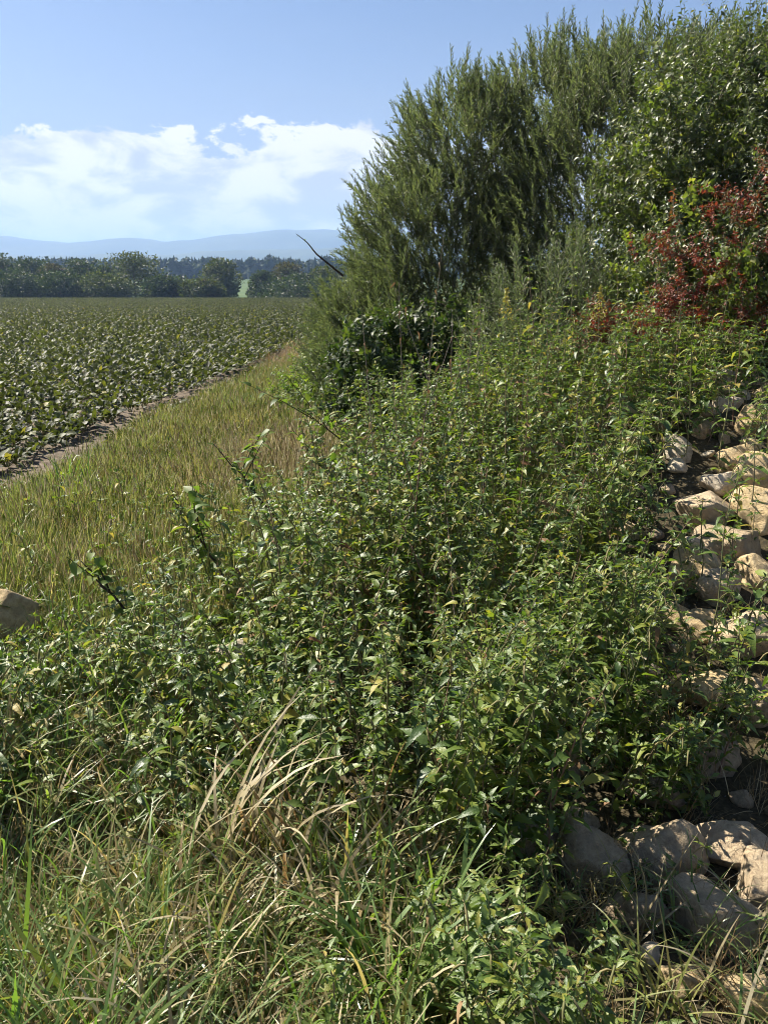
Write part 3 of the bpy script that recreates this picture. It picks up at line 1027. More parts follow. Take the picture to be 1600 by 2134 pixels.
# fillers that complete the heap between the stones one can tell apart
fill = [stone_mesh(900 + k, M[mt], (1, .85, .8), 3) for k, mt in enumerate(('stone_tan', 'stone_grey', 'stone_pale', 'stone_grey'))]
placed = [(o.location.x, o.location.y, o.scale[0]) for o in stones]
tries = 0
while tries < 6000 and len(placed) < 290:
    tries += 1
    y = random.uniform(1.75, 6.0); x = random.uniform(.35, 3.3)
    if x > .53 * y + .3 or x < .28 + .06 * (y - 2): continue
    r = random.uniform(.04, .125)
    if any((x - a) ** 2 + (y - b) ** 2 < (.78 * (r + c)) ** 2 for a, b, c in placed): continue
    placed.append((x, y, r))
    fk = random.randrange(4)
    o = add('stone', fill[fk], None, (x, y, Hs(x, y) + r * .1))
    o.scale = (r, r, r * random.uniform(.7, 1))
    o.rotation_euler = (random.uniform(-.5, .5), random.uniform(-.5, .5), random.random() * 6)
    nb = min(range(len(ST)), key=lambda q: (stones[q].location.x - x) ** 2 + (stones[q].location.y - y) ** 2)
    dx, dy = x - stones[nb].location.x, y - stones[nb].location.y
    where = ('right of' if dx > 0 else 'left of') if abs(dx) > abs(dy) else ('behind' if dy > 0 else 'below')
    short = re.split(r' (?:under|between|above|below|left|right|over|across|resting|with|poking|crossed|beside|deep|behind|standing|ending|just|at|by|hanging|crowning|in|cut|low|near|glimpsed)', ' ' + ST[nb][0])[0].strip()
    lab = '%s %s stone %s the %s' % ('tiny' if r < .045 else 'small' if r < .075 else 'fist sized', ('tan', 'grey', 'pale', 'greyish')[fk], where, ST[nb][0])
    tag(o, ' '.join(lab.split()[:16]) if len(lab.split()) <= 16 else '%s %s stone %s the %s' % ('tiny' if r < .045 else 'small' if r < .075 else 'fist sized', ('tan', 'grey', 'pale', 'greyish')[fk], where, short), 'stone', 'half hidden stones of the rubble heap')
stone('big tan stone half buried in the grass at the far left', 18, 1300, ground_depth(22, 1350), 150, .95, 'stone_tan', group=None)
stone('pale pointed stone lying on the dry grass among the saplings', 500, 1376, ground_depth(500, 1416), 120, .85, 'stone_pale', group=None, rz=.2)
stone('small whitish pebble just below the pale pointed stone', 452, 1458, ground_depth(452, 1476), 34, .8, 'stone_pale', group=None)


# ------------------------------------------------------------------ nettles
def nleaf(name, L, wr, droop, mat, serr=.14, fold=.16):
    V, F = leaf_tpl(7, wr, 'ovate', fold, droop, serr, random.uniform(-.3, .3))
    V = V * (L * .86); V[:, 1] += L * .14
    mb = MB(); mb.add(V, F, 0)
    mb.add(*blade_stalk(L * .16), 0.1)
    return mb.mesh(name, [mat])


def blade_stalk(L):
    return np.array([(-.0012, 0, 0), (.0012, 0, 0), (.0012, L, 0), (-.0012, L, 0)]), np.array([(0, 1, 2, 3)])


M['nettle_light'] = leaf_mat('nettle_leaf_light', [(0.0, (0.085, 0.130, 0.026)), (0.5, (0.125, 0.175, 0.034)), (1.0, (0.20, 0.225, 0.045))], 0.48, 0.42, 0.30, bump=120)
M['nettle_deep'] = leaf_mat('nettle_leaf_deep', [(0.0, (0.034, 0.066, 0.020)), (0.5, (0.050, 0.092, 0.026)), (1.0, (0.080, 0.125, 0.034))], 0.42, 0.5, 0.24, bump=120)
NL = {'l': [bpy.data.objects.new('leaf', nleaf('nettle_leaf', .08, w, d, M['nettle_light'])) for w, d in ((.34, .35), (.30, .6), (.38, .2))],
      'd': [bpy.data.objects.new('leaf', nleaf('nettle_leaf', .08, w, d, M['nettle_deep'])) for w, d in ((.38, .35), (.34, .7), (.40, .2))],
      'g': [bpy.data.objects.new('leaf', nleaf('nettle_leaf', .08, w, d, M['nettle'])) for w, d in ((.36, .25), (.32, .5), (.40, .8), (.30, .15), (.36, .6))],
      'y': [bpy.data.objects.new('leaf', nleaf('nettle_leaf_yellow', .08, w, d, M['nettle_yellow'])) for w, d in ((.40, .6), (.36, .9))],
      'b': [bpy.data.objects.new('leaf', nleaf('nettle_leaf_brown', .07, w, d, M['nettle_brown'])) for w, d in ((.25, .9), (.3, 1.2))]}


def nettle_layout(h, lean, az, leaf=.08, first=.1, gap=.055):
    """stem curve and leaf frames of one nettle"""
    n = 7
    ts = np.linspace(0, 1, n)
    wob = [random.gauss(0, .012) for _ in range(2)]
    S = np.stack([np.cos(az) * lean * h * ts ** 1.6 + wob[0] * np.sin(ts * 6), np.sin(az) * lean * h * ts ** 1.6 + wob[1] * np.sin(ts * 5), h * ts * (1 - .12 * lean)], 1)
    out = []
    s = first * h
    k = 0
    a0 = random.random() * 3
    while s < h:
        t = s / h
        p = np.array([np.interp(t, ts, S[:, j]) for j in range(3)])
        sz = leaf * (1.0 if t < .7 else 1.0 - .75 * (t - .7) / .3) * (.75 + .25 * min(1, t * 3))
        for q in (0, PI):
            a = a0 + k * PI / 2 + q + random.gauss(0, .22)
            ang = random.gauss(.28, .24) + (.75 * max(0, t - .75) * 4 * .5)
            out.append((p, a, ang, sz * random.uniform(.78, 1.2), t))
        k += 1
        s += gap * (1.0 if t < .8 else .6) * random.uniform(.85, 1.15)
    return S, out


def leafM(p, a, ang, s):
    D = Vector((math.cos(a) * math.cos(ang), math.sin(a) * math.cos(ang), math.sin(ang)))
    side = D.cross(Vector((0, 0, 1))).normalized()
    N = side.cross(D)
    r = random.gauss(0, .35)
    s2 = side * math.cos(r) + N * math.sin(r); N2 = s2.cross(D)
    return s2, D, N2


def side_shoots(S, out, h, big):
    """small axil leaves and drooping seed tassels as one fuzzy part"""
    mb = MB()
    tv, tf = kite_tpl(.42, .2, .25)
    P, D = [], []
    for (p, a, ang, sz, t) in out:
        for j in range(3 if big else 2):
            aa = a + random.gauss(0, .9)
            el = random.uniform(-.1, 1.1)
            P.append(p + np.array([math.cos(aa), math.sin(aa), .2]) * random.uniform(.004, .02)); D.append((math.cos(aa) * math.cos(el), math.sin(aa) * math.cos(el), math.sin(el)))
    P, D = np.array(P), np.array(D)
    R = frames(D, np.tile([0, 0, 1.], (len(P), 1)) + rng.normal(0, .4, (len(P), 3)))
    V, F, ti = scatter(tv, tf, R, P, rng.uniform(.014, .036, len(P)), rng.random(len(P)) * .5)
    mb.add(V, F, ti, 0)
    for (p, a, ang, sz, t) in out:
        if .55 < t < .96 and random.random() < .5:
            q = p; pts = [q]
            L = random.uniform(.02, .05)
            for j in range(3):
                q = q + np.array([math.cos(a + .8) * L * .3, math.sin(a + .8) * L * .3, -L * (.1 + .25 * j)]); pts.append(q)
            V, F = tube(pts, [.001, .003, .003, .001], 3)
            mb.add(V, F, random.random(), 1)
    return mb


stem_bank = {}
def nettle(loc, h, lean, az, label, group='stinging nettles of the thicket', leaf=.08, yellow=.06, brown=.03, gap=.055, big=False, name='nettle', first=.1):
    root = empty(name, loc)
    tag(root, label, 'nettle', group)
    S, out = nettle_layout(h, lean, az, leaf, first, gap)
    hue = random.choices('gld', (.45, .33, .22))[0]
    r = .0030 * (.7 + .5 * h)
    V, F = tube(np.concatenate([[[0, 0, -.03]], S]), [r, r, r * .95, r * .9, r * .8, r * .7, r * .55, r * .3], 5)
    add('stem', make_mesh('nettle_stem', V, F, mats=[M['nettle_stem']], tint=np.full(len(V), random.random())), root)
    for (p, a, ang, sz, t) in out:
        if t < .35 and random.random() < .35: continue
        s2, D, N2 = leafM(p, a, ang, sz)
        k = random.random()
        yy = yellow * (1.6 if t < .4 else .7)
        src = 'y' if k < yy else ('b' if k < yy + brown * (2 if t < .4 else .6) else (hue if random.random() < .85 else 'g'))
        copy_at(random.choice(NL[src]), root, mat4(s2, D, N2, p, sz / .08))
    ss = side_shoots(S, out, h, big)
    f = add('side_shoots', ss.mesh('nettle_side_shoots', [M['nettle'], M['seed']]), root)
    f['kind'] = 'stuff'
    return root


def nettle_clump_mesh(h, yellow=.06):
    S, out = nettle_layout(h, random.uniform(.05, .3), random.random() * 6.28, .078)
    mb = side_shoots(S, out, h, False)
    r = .0030 * (.7 + .5 * h)
    V, F = tube(np.concatenate([[[0, 0, -.03]], S]), [r, r, r * .5], 4)
    mb.add(V, F, random.random(), 2)
    for (p, a, ang, sz, t) in out:
        if t < .35 and random.random() < .3: continue
        s2, D, N2 = leafM(p, a, ang, sz)
        V, F = leaf_tpl(4, .34, 'ovate', .16, random.uniform(.2, .8), 0)
        V = V * sz @ np.array([list(s2), list(D), list(N2)]) + p
        k = random.random()
        mb.add(V, F, random.random(), 3 if k < yellow else (4 if k < yellow + .04 else 0))
    return mb.mesh('nettle_clump', [M['nettle'], M['seed'], M['nettle_stem'], M['nettle_yellow'], M['nettle_brown']])


def thick_dens(x, y):
    """0..1 how thickly nettles stand"""
    left = -1.55 + max(0, (y - 2.2)) * .62 + .12 * math.sin(y * 3)
    left += .12 * float(smooth(3.4, 3.8, y))
    if y > 4.6: left = -.2 + (y - 4.6) * .25
    d = float(smooth(left - .25, left + .25, x))
    right = (.335 * y if y < 4.2 else .45 * y) + (.06 if y < 2.9 else 0)
    d *= 1 - (.86 if y > 2.9 else .70) * float(smooth(right - .12, right + .12, x))
    front = 1.86 - .1 * float(smooth(0, .15, x)) + .06 * math.sin(x * 5) + .40 * float(smooth(.42, .55, x)) + .15 * float(smooth(-.6, -1.4, x))
    d *= float(smooth(front - .1, front + .12, y))
    d *= 1 - float(smooth(5.6, 6.1, y))
    d *= float(smooth(-.62, -.25, snoise(x * 3.4, y * 3.1, 15)))
    if abs(x / y + .185) < .045 and 2.25 < y < 3.4: d *= .08
    if x / y < -.40: d *= 1 - float(smooth(2.3, 2.5, y))
    return d


def thick_h(x, y):
    top = .42 + .385 * (min(y, 4.7) - 1.95)
    top = min(top, 1.40) * (1 + .10 * float(snoise(x * 2.2, y * 2.2, 9)))
    top *= .40 + .60 * float(smooth(-1.5, -.1, x - (y - 2.6) * .12))
    if y > 3.4: top -= .55 * float(smooth(.29, .38, x / y))
    hh = max(.2, top - Hs(x, y))
    if x > .0 and y < 3.1: hh = max(hh, .58 if x < .33 * y else .26)
    if x > .35 * y and y < 4: hh = min(hh, .28)
    return hh


def zone_label(x, y, h, lean, az, yel):
    if x < -.7: z = 'at the grassy left side of the thicket'
    elif y < 2.3 and x < -.1: z = 'on the front edge above the long arching grass'
    elif y < 2.3 and x < .45: z = 'on the front edge beside the dark hollow'
    elif y < 3.0 and x >= .45: z = 'over the shaded lower stones'
    elif x > .22 * y and y < 3.8: z = 'beside the bare stones of the heap'
    elif x > .22 * y: z = 'below the red leaved shrubs'
    elif y > 4.9: z = 'against the dark hazel bush'
    elif y > 3.9: z = 'in the tall back rows of the thicket'
    elif x < -.1: z = 'behind the leaning saplings'
    else: z = 'in the packed middle of the thicket'
    q = 'yellowing' if yel > .12 else 'dark green'
    st = 'short' if h < .42 else 'mid sized' if h < .75 else 'tall'
    ln = 'upright' if lean < .12 else ('left leaning' if math.cos(az) < -.3 else 'right leaning' if math.cos(az) > .3 else 'forward drooping')
    return '%s %s %s nettle %s' % (st, q, ln, z)


cand = []
while len(cand) < 900:
    y = random.uniform(1.75, 6.0); x = random.uniform(-1.9, 2.9)
    if random.random() > thick_dens(x, y): continue
    if any((x - a) ** 2 + (y - b) ** 2 < .052 ** 2 for a, b in cand[-400:]): continue
    cand.append((x, y))
cand.sort(key=lambda p: p[1] * 1.0 + .0 * p[0])
inner = []
for i, (x, y) in enumerate(cand):
    if len(inner) >= 245 or (i % 2 and y < 4.4 and i > 60):
        continue
    inner.append(i)
inner_set = set(inner)
for i in inner:
    x, y = cand[i]
    h = thick_h(x, y) * (random.uniform(.72, 1.15) if random.random() < .85 else random.uniform(1.15, 1.35))
    ln, az = random.uniform(.03, .38), random.gauss(-1.6, 1.3)
    yl = .05 + .22 * max(0, float(snoise(x * 2.1, y * 2.3, 6))) + (.05 if y > 4.3 else 0)
    if random.random() < .15: ln *= 2
    nettle((x, y, Hs(x, y)), h, ln, az, zone_label(x, y, h, ln, az, yl), yellow=yl, brown=.05, leaf=random.uniform(.062, .095), gap=random.uniform(.045, .07))
stuffP = [cand[i] for i in range(len(cand)) if i not in inner_set]
hv = [.4, .55, .7, .85, 1.0]
nc = [nettle_clump_mesh(h) for h in hv for _ in range(3)]
idx = []
for (x, y) in stuffP:
    h = thick_h(x, y) * random.uniform(.7, 1.1)
    k = min(range(5), key=lambda j: abs(hv[j] - h))
    idx.append(k * 3 + random.randrange(3))
SP = np.array(stuffP)
scatter_stuff('nettle_undergrowth', np.stack([SP[:, 0], SP[:, 1], H(SP[:, 0], SP[:, 1])], 1), rng.random(len(SP)) * 6.28,
              rng.uniform(.85, 1.15, len(SP)), idx, nc, 'dense nettle growth filling the depth of the thicket', rng.normal(0, .08, (len(SP), 2)))

for k in range(52):
    x, y = (random.uniform(.12, .46), random.uniform(1.86, 2.2)) if k % 2 else (random.uniform(.45, .82), random.uniform(2.2, 2.7))
    hh = random.uniform(.55, .80)
    nettle((x, y, Hs(x, y)), hh, random.uniform(.15, .4), random.gauss(-1.0, .5),
           'lush green nettle overhanging the dark hollow beside the long grass' if k % 2 else 'lush nettle shading the lower stones', gap=.045, yellow=.03)

P = region_pts(70, 1.0, 3.0, lambda y: .12, lambda y: .5 * y + .15)
put_grass('dead_grass', P, dry, 'brown litter and dead stems caught between the lower stones', .5, .9, .3)
for k in range(16):
    x, y = random.uniform(.62, 1.12), random.uniform(2.02, 2.3)
    nettle((x, y, Hs(x, y)), random.uniform(.30, .44), random.uniform(.2, .5), random.gauss(-1.2, .5), 'low nettle hanging over the big shaded stones of the heap foot', gap=.035, yellow=.03, leaf=.07)
for k in range(16):
    x, y = random.uniform(.10, .46), random.uniform(1.12, 1.5)
    hh = random.uniform(.26, .42)
    nettle((x, y, Hs(x, y)), hh, random.uniform(.1, .4), random.random() * 6.28,
           'small bushy nettle in the lit clump at the bottom beside the fresh grass', group='bushy nettles of the foreground clump', leaf=.06, gap=.032, yellow=.06, first=.15)

# nettles that stand alone
def solo(u, v, Y, label, leaf=.085, **kw):
    p = at(u, v, Y); g = Hs(p[0], Y)
    h = max(.14, p[2] - g)
    return nettle((p[0], Y, g), h, kw.pop('lean', .06), kw.pop('az', 3.0), label, group=None, leaf=leaf, big=True, **kw)


solo(1462, 625, 4.25, 'tall thin nettle standing against the dark shrub gap', .10, gap=.085, first=.2)
solo(1550, 690, 4.4, 'pale drooping nettle over the crowning stone', .11, gap=.09, first=.25)
solo(1392, 700, 4.3, 'thin reddish nettle left of the tall thin one', .07, gap=.08, brown=.2)
solo(1510, 960, 2.75, 'dark stemmed nettle crossing the stone heap', .085, gap=.075, first=.55, lean=.18, az=.6)
solo(1590, 1110, 2.5, 'leafy nettle at the frame edge before the yellow block', .085, gap=.06, first=.3, lean=.1, az=.3)
solo(1560, 1290, 2.3, 'short green nettle shading the large brown stone', .08, gap=.05)
solo(1440, 1400, 2.5, 'small nettle under the rounded stone hollow', .07, gap=.05)
solo(1165, 1765, 1.62, 'lit nettle with long side leaves before the dark hollow', .08, gap=.05, first=.3, yellow=.02)
solo(1210, 1730, 2.0, 'slender nettle tip catching light in the dark hollow', .06, gap=.05, first=.5)
solo(1040, 1850, 1.34, 'pale flowering nettle in the lowest foreground clump', .075, gap=.035, yellow=.1)
solo(990, 1860, 1.38, 'thin nettle left of the pale flowering one', .07, gap=.04)
solo(1150, 1930, 1.30, 'broad leaved nettle low beside the stones', .085, gap=.04, yellow=.05)
solo(1240, 2000, 1.28, 'nettle leaning right at the lowest stones', .075, gap=.045, lean=.2, az=0.2)
solo(1000, 1985, 1.22, 'bushy nettle at the bottom beside the fresh grass', .075, gap=.035)
solo(1090, 2050, 1.16, 'bright nettle cut by the lower frame edge', .075, gap=.035, yellow=.08)
solo(1180, 2060, 1.18, 'lowest nettle below the broad leaved one', .07, gap=.04)
solo(690, 1990, 1.22, 'small yellow green nettle in the straw grass', .06, gap=.035, yellow=.25)
solo(1395, 1950, 1.75, 'small drooping nettle over the lit stones', .06, gap=.05)
solo(1310, 1830, 1.9, 'little nettle at the foot of the dry stalks', .06, gap=.05)


random.seed(311)
for k, (u, v, Y) in enumerate([(1010, 640, 5.0), (1080, 660, 5.2), (1140, 575, 5.3), (1185, 620, 5.1), (1230, 660, 4.9), (1300, 600, 5.2), (1335, 655, 4.8), (960, 690, 5.0),
                  (1365, 590, 5.3), (1425, 665, 4.9), (1500, 640, 5.0), (1120, 690, 4.6), (1270, 720, 4.6), (1360, 760, 4.5), (900, 740, 4.8), (1040, 700, 4.7), (1590, 700, 4.9), (1480, 760, 4.6), (1200, 560, 5.5), (860, 770, 4.5)]):
    rk = sorted([1010, 1080, 1140, 1185, 1230, 1300, 1335, 960, 1365, 1425, 1500, 1120, 1270, 1360, 900, 1040, 1590, 1480, 1200, 860]).index(u)
    solo(u, v - 42, Y, '%s of the nettle spires rising above the thicket before the shrubs, counted from the left' % ordinal(rk + 1),
         .075 + .02 * random.random(), gap=random.uniform(.05, .08), first=.25, yellow=.12, brown=.06, lean=random.uniform(.02, .12), az=random.random() * 6.28)


# ------------------------------------------------------------------ grass tufts one can pick out
def tuft(name, label, loc, specs, mat, cat='grass tuft'):
    root = empty(name, loc)
    tag(root, label, cat)
    for (L, W, lean, az, bend, dx, dy, tw) in specs:
        V, F = blade(L, W, lean, az, bend, 8, (dx, dy, -.01), tw)
        add('blade', make_mesh('blade', V, F, mats=[M[mat]], tint=np.full(len(V), random.random())), root)
    return root


def rspecs(n, L, W, lean, bend, rad, az=None, aspread=PI):
    return [(random.uniform(*L), random.uniform(*W), abs(random.gauss(lean, .2)), (random.random() * 2 * PI if az is None else random.gauss(az, aspread)),
             random.uniform(*bend), random.gauss(0, rad), random.gauss(0, rad), random.uniform(-.8, .8)) for _ in range(n)]


def tuft_at(u, v, **k):
    p = gnd(u, v, 0.03)
    return (p[0], p[1], Hs(p[0], p[1]))


tuft('grass_tuft', 'broad bladed fresh green grass tuft at the bottom centre', tuft_at(820, 2090), rspecs(46, (.26, .48), (.009, .015), .35, (.5, 1.7), .035), 'green_grass')
tuft('grass_tuft', 'dark green grass tuft behind the broad bladed one', tuft_at(900, 1960), rspecs(30, (.26, .42), (.008, .013), .3, (.5, 1.6), .04), 'green_grass')
tuft('grass_tuft', 'tall dry arching grass standing before the nettles', tuft_at(430, 1860), rspecs(11, (.46, .64), (.010, .014), .06, (.9, 2.3), .07, .3, .5), 'straw')
tuft('grass_tuft', 'pale bent grass blades right of the tall dry ones', tuft_at(520, 1830), rspecs(9, (.42, .60), (.010, .014), .05, (.6, 2.1), .06, .2, .6), 'straw')
tuft('grass_tuft', 'rusty dry grass blades rising beneath the nettle edge', tuft_at(600, 1800), rspecs(12, (.36, .52), (.007, .011), .2, (.4, 1.5), .09), 'rust')
tuft('grass_tuft', 'hanging straw grass mop in the bottom middle', tuft_at(560, 2010), rspecs(30, (.26, .42), (.006, .010), .4, (1.2, 2.6), .035), 'straw')
tuft('grass_tuft', 'dry straw fan left of the fresh green tuft', tuft_at(700, 1900), rspecs(22, (.28, .44), (.007, .011), .4, (.5, 1.6), .04), 'straw')
tuft('grass_tuft', 'low green grass fan in the bottom left corner', tuft_at(60, 2080), rspecs(26, (.2, .38), (.005, .009), .5, (.6, 1.8), .04), 'green_grass')
tuft('grass_tuft', 'green grass tuft hanging over brown thatch', tuft_at(230, 1960), rspecs(26, (.24, .4), (.004, .008), .5, (.6, 1.9), .05), 'grass')
tuft('grass_tuft', 'long swept green grass tuft on the left edge', tuft_at(70, 1870), rspecs(30, (.26, .46), (.004, .007), .7, (.6, 1.6), .06, .2, .7), 'grass')
tuft('grass_tuft', 'short bright grass tuft bottom middle below the straw mop', tuft_at(430, 2090), rspecs(22, (.16, .3), (.006, .009), .4, (.5, 1.7), .04), 'green_grass')
tuft('grass_tuft', 'mixed straw tuft in the nettle shade left of centre', tuft_at(300, 1830), rspecs(20, (.2, .38), (.004, .008), .5, (.5, 1.6), .05), 'grass')
tuft('grass_tuft', 'coarse green grass tuft at the edge of the bare soil', tuft_at(150, 1035), rspecs(34, (.3, .55), (.006, .010), .3, (.3, 1.2), .08), 'green_grass')
tuft('dry_stalks', 'pale dry stalks crossing before the shaded stones', tuft_at(1330, 1960),
     [(.32, .005, .05, 2.6, .35, 0, 0, 0), (.34, .005, .45, .2, .1, -.02, .02, 0), (.30, .004, .02, 0, .05, .03, 0, 0), (.34, .005, .15, .4, -1.2, .01, .02, 0), (.30, .004, .5, 2.9, .15, .06, 0, 0), (.22, .005, .9, .3, .3, 0, .02, 0)], 'straw', 'dry stalks')
tuft('dry_stalks', 'bent straw stalk arching by the lowest right stones', tuft_at(1500, 2100), rspecs(7, (.2, .34), (.004, .007), .4, (.4, 1.6), .07), 'straw', 'dry stalks')


# ------------------------------------------------------------------ saplings leaning left out of the grass
def sapling(label, base, tip, leaf=.06, n=26, side=4, rad=.0085):
    b = np.array(base); t = np.array(tip)
    root = empty('sapling', b)
    tag(root, label, 'sapling', 'young saplings leaning out of the grass')
    d = t - b
    m1 = d * .35 + np.array([0, 0, .04]); m2 = d * .7 + np.array([0, 0, .03])
    pts = np.array([[0, 0, -.05], [0, 0, 0], m1, m2, d])
    ts = np.array([0, .02, .35, .7, 1])
    fine_t = np.linspace(0, 1, 12)
    pl = np.stack([np.interp(fine_t, ts, pts[:, j]) for j in range(3)], 1)
    pl[2:-1] += rng.normal(0, .008, pl[2:-1].shape)
    V, F = tube(pl, [rad, rad * .8, rad * .55, rad * .25], 6)
    add('trunk', make_mesh('sapling_trunk', V, F, mats=[M['dark_stem']]), root)
    spots = [(pl, 1.0)]
    for k in range(side):
        s = random.uniform(.3, .85)
        p0 = np.array([np.interp(s, fine_t, pl[:, j]) for j in range(3)])
        q = p0 + (d * .25 + np.array([random.gauss(0, .16), random.gauss(0, .14), random.uniform(.0, .16)]))
        bp = np.array([p0, (p0 + q) / 2 + [0, 0, .01], q])
        V, F = tube(bp, [rad * .45, rad * .3, rad * .15], 5)
        add('branch', make_mesh('sapling_branch', V, F, mats=[M['dark_stem']]), root)
        spots.append((bp, .6))
    for line, w in spots:
        L = np.linspace(0, 1, len(line))
        for k in range(int(n * w)):
            s = .25 + .75 * (k + random.random()) / (n * w)
            s = min(s, 1)
            p = np.array([np.interp(s, L, line[:, j]) for j in range(3)])
            a = k * 2.4 + random.random()
            s2, D, N2 = leafM(p, a, random.gauss(.1, .45), leaf)
            copy_at(random.choice(SL), root, mat4(s2, D, N2, p, leaf / .06 * random.uniform(.6, 1.15)))


SL = []
for w, dr in ((.55, .3), (.6, .6), (.5, .1)):
    V, F = leaf_tpl(5, w, 'ovate', .12, dr, .06)
    SL.append(bpy.data.objects.new('leaf', make_mesh('sapling_leaf', V * .06, F, mats=[M['sapling']], tint=np.zeros(len(V)))))
for (lab, ub, vb, ut, vt, Yt, n) in [
    ('dark sapling reaching farthest up beside the pale straw grass', 640, 1180, 445, 925, 4.2, 18),
    ('leafy topped sapling leaning left in the middle of the grass', 530, 1330, 370, 1050, 3.6, 16),
    ('thin sapling leaning towards the half buried stone', 350, 1400, 170, 1170, 3.2, 14),
    ('bare dark branched sapling near the pale pointed stone', 520, 1400, 410, 1310, 3.1, 12),
    ('sapling leaning over the pale straw grass nearest the nettles', 830, 1120, 650, 960, 4.3, 18),
    ('dark sapling between straw grass and the tall nettles', 850, 1050, 620, 850, 4.9, 18),
]:
    g = gnd(ub, vb); base = (g[0], g[1], Hs(g[0], g[1]))
    tp = at(ut, vt, Yt)
    tp[2] = max(tp[2], Hs(tp[0], tp[1]) + .12)
    sapling(lab, base, tp, .072, n)


weed = [nettle_clump_mesh(h, .05) for h in (.16, .2, .26, .32, .4)]
P = region_pts(520, 1.95, 5.0, lambda y: -.5 * y - .2, lambda y: -.1, lambda x, y: .75 * (1 - thick_dens(x, y)) * (1.0 if y < 2.9 else (.4 if x > -.36 * y else .1)))
scatter_stuff('low_weeds', np.stack([P[:, 0], P[:, 1], H(P[:, 0], P[:, 1])], 1), rng.random(len(P)) * 6.28, rng.uniform(.75, 1.2, len(P)),
              rng.integers(0, 5, len(P)), weed, 'low leafy weeds mixed through the long grass', rng.normal(0, .2, (len(P), 2)))


P = region_pts(60, 1.3, 2.3, lambda y: .15, lambda y: .48 * y)
P2 = region_pts(90, 5.2, 12, lambda y: float(edge_x(y)) - .45, lambda y: float(edge_x(y)) + .3)
P = np.concatenate([P, P2])
scatter_stuff('low_weeds', np.stack([P[:, 0], P[:, 1], H(P[:, 0], P[:, 1])], 1), rng.random(len(P)) * 6.28, rng.uniform(.4, .9, len(P)),
              rng.integers(0, 3, len(P)), weed, 'small weeds on the bare soil strip and between the stones', rng.normal(0, .3, (len(P), 2)))


# ------------------------------------------------------------------ shrubs
def shoot_tpl(kind):
    """a leafy shoot along +Z; returns leaf verts, faces, tints and twig"""
    mb = MB()
    if kind == 'willow':
        L, n, lf, wr, el = .40, 46, (.045, .08), .20, (.45, 1.25)
    elif kind == 'silver':
        L, n, lf, wr, el = .42, 34, (.05, .08), .17, (.3, 1.2)
    elif kind == 'broad':
        L, n, lf, wr, el = .40, 26, (.045, .075), .46, (-.3, .9)
    elif kind == 'sparse':
        L, n, lf, wr, el = .50, 22, (.045, .07), .5, (-.3, .9)
    elif kind == 'dark':
        L, n, lf, wr, el = .30, 16, (.07, .11), .55, (-.5, .6)
    elif kind == 'hop':
        L, n, lf, wr, el = .30, 18, (.045, .08), .6, (-.8, .5)
    elif kind == 'red':
        L, n, lf, wr, el = .22, 30, (.02, .045), .5, (-.6, .8)
    bx, by = random.gauss(0, .12), random.gauss(0, .12)
    def pos(t): return np.stack([bx * L * t * t, by * L * t * t, L * t], -1)
    tp = pos(np.linspace(0, 1, 4))
    V, F = tube(tp, [.003, .0022, .0015, .0008], 3)
    mb.add(V, F, 0, 1)
    t = np.linspace(.06, 1.0, n)
    P = pos(t)
    a = np.arange(n) * 2.39996 + rng.normal(0, .3, n)
    e = rng.uniform(*el, n) + .3 * t
    D = np.stack([np.cos(a) * np.cos(e), np.sin(a) * np.cos(e), np.sin(e)], 1)
    R = frames(D, np.tile([0, 0, 1.0], (n, 1)) + rng.normal(0, .45, (n, 3)))
    sz = rng.uniform(*lf, n) * (1 - .45 * t ** 3)
    if wr < .25:
        tv, tf = np.array([(0, 0, 0), (wr / 2, .45, .02), (0, 1, -.12), (-wr / 2, .45, .02)]), np.array([(0, 1, 2, 3)])
        tf = np.array([(0, 1, 2), (0, 2, 3)])
    else:
        tv, tf = kite_tpl(wr, .18, .25)
    V, F, ti = scatter(tv, tf, R, P, sz, rng.random(n) * .45)
    mb.add(V, F, ti, 0)
    if kind == 'red':
        for k in range(5):
            c = pos(random.random()) + rng.normal(0, .02, 3)
            V, F = tube([c - [0, 0, .006], c, c + [0, 0, .006]], [.001, .006, .001], 5)
            mb.add(V, F, random.random(), 0)
    return mb


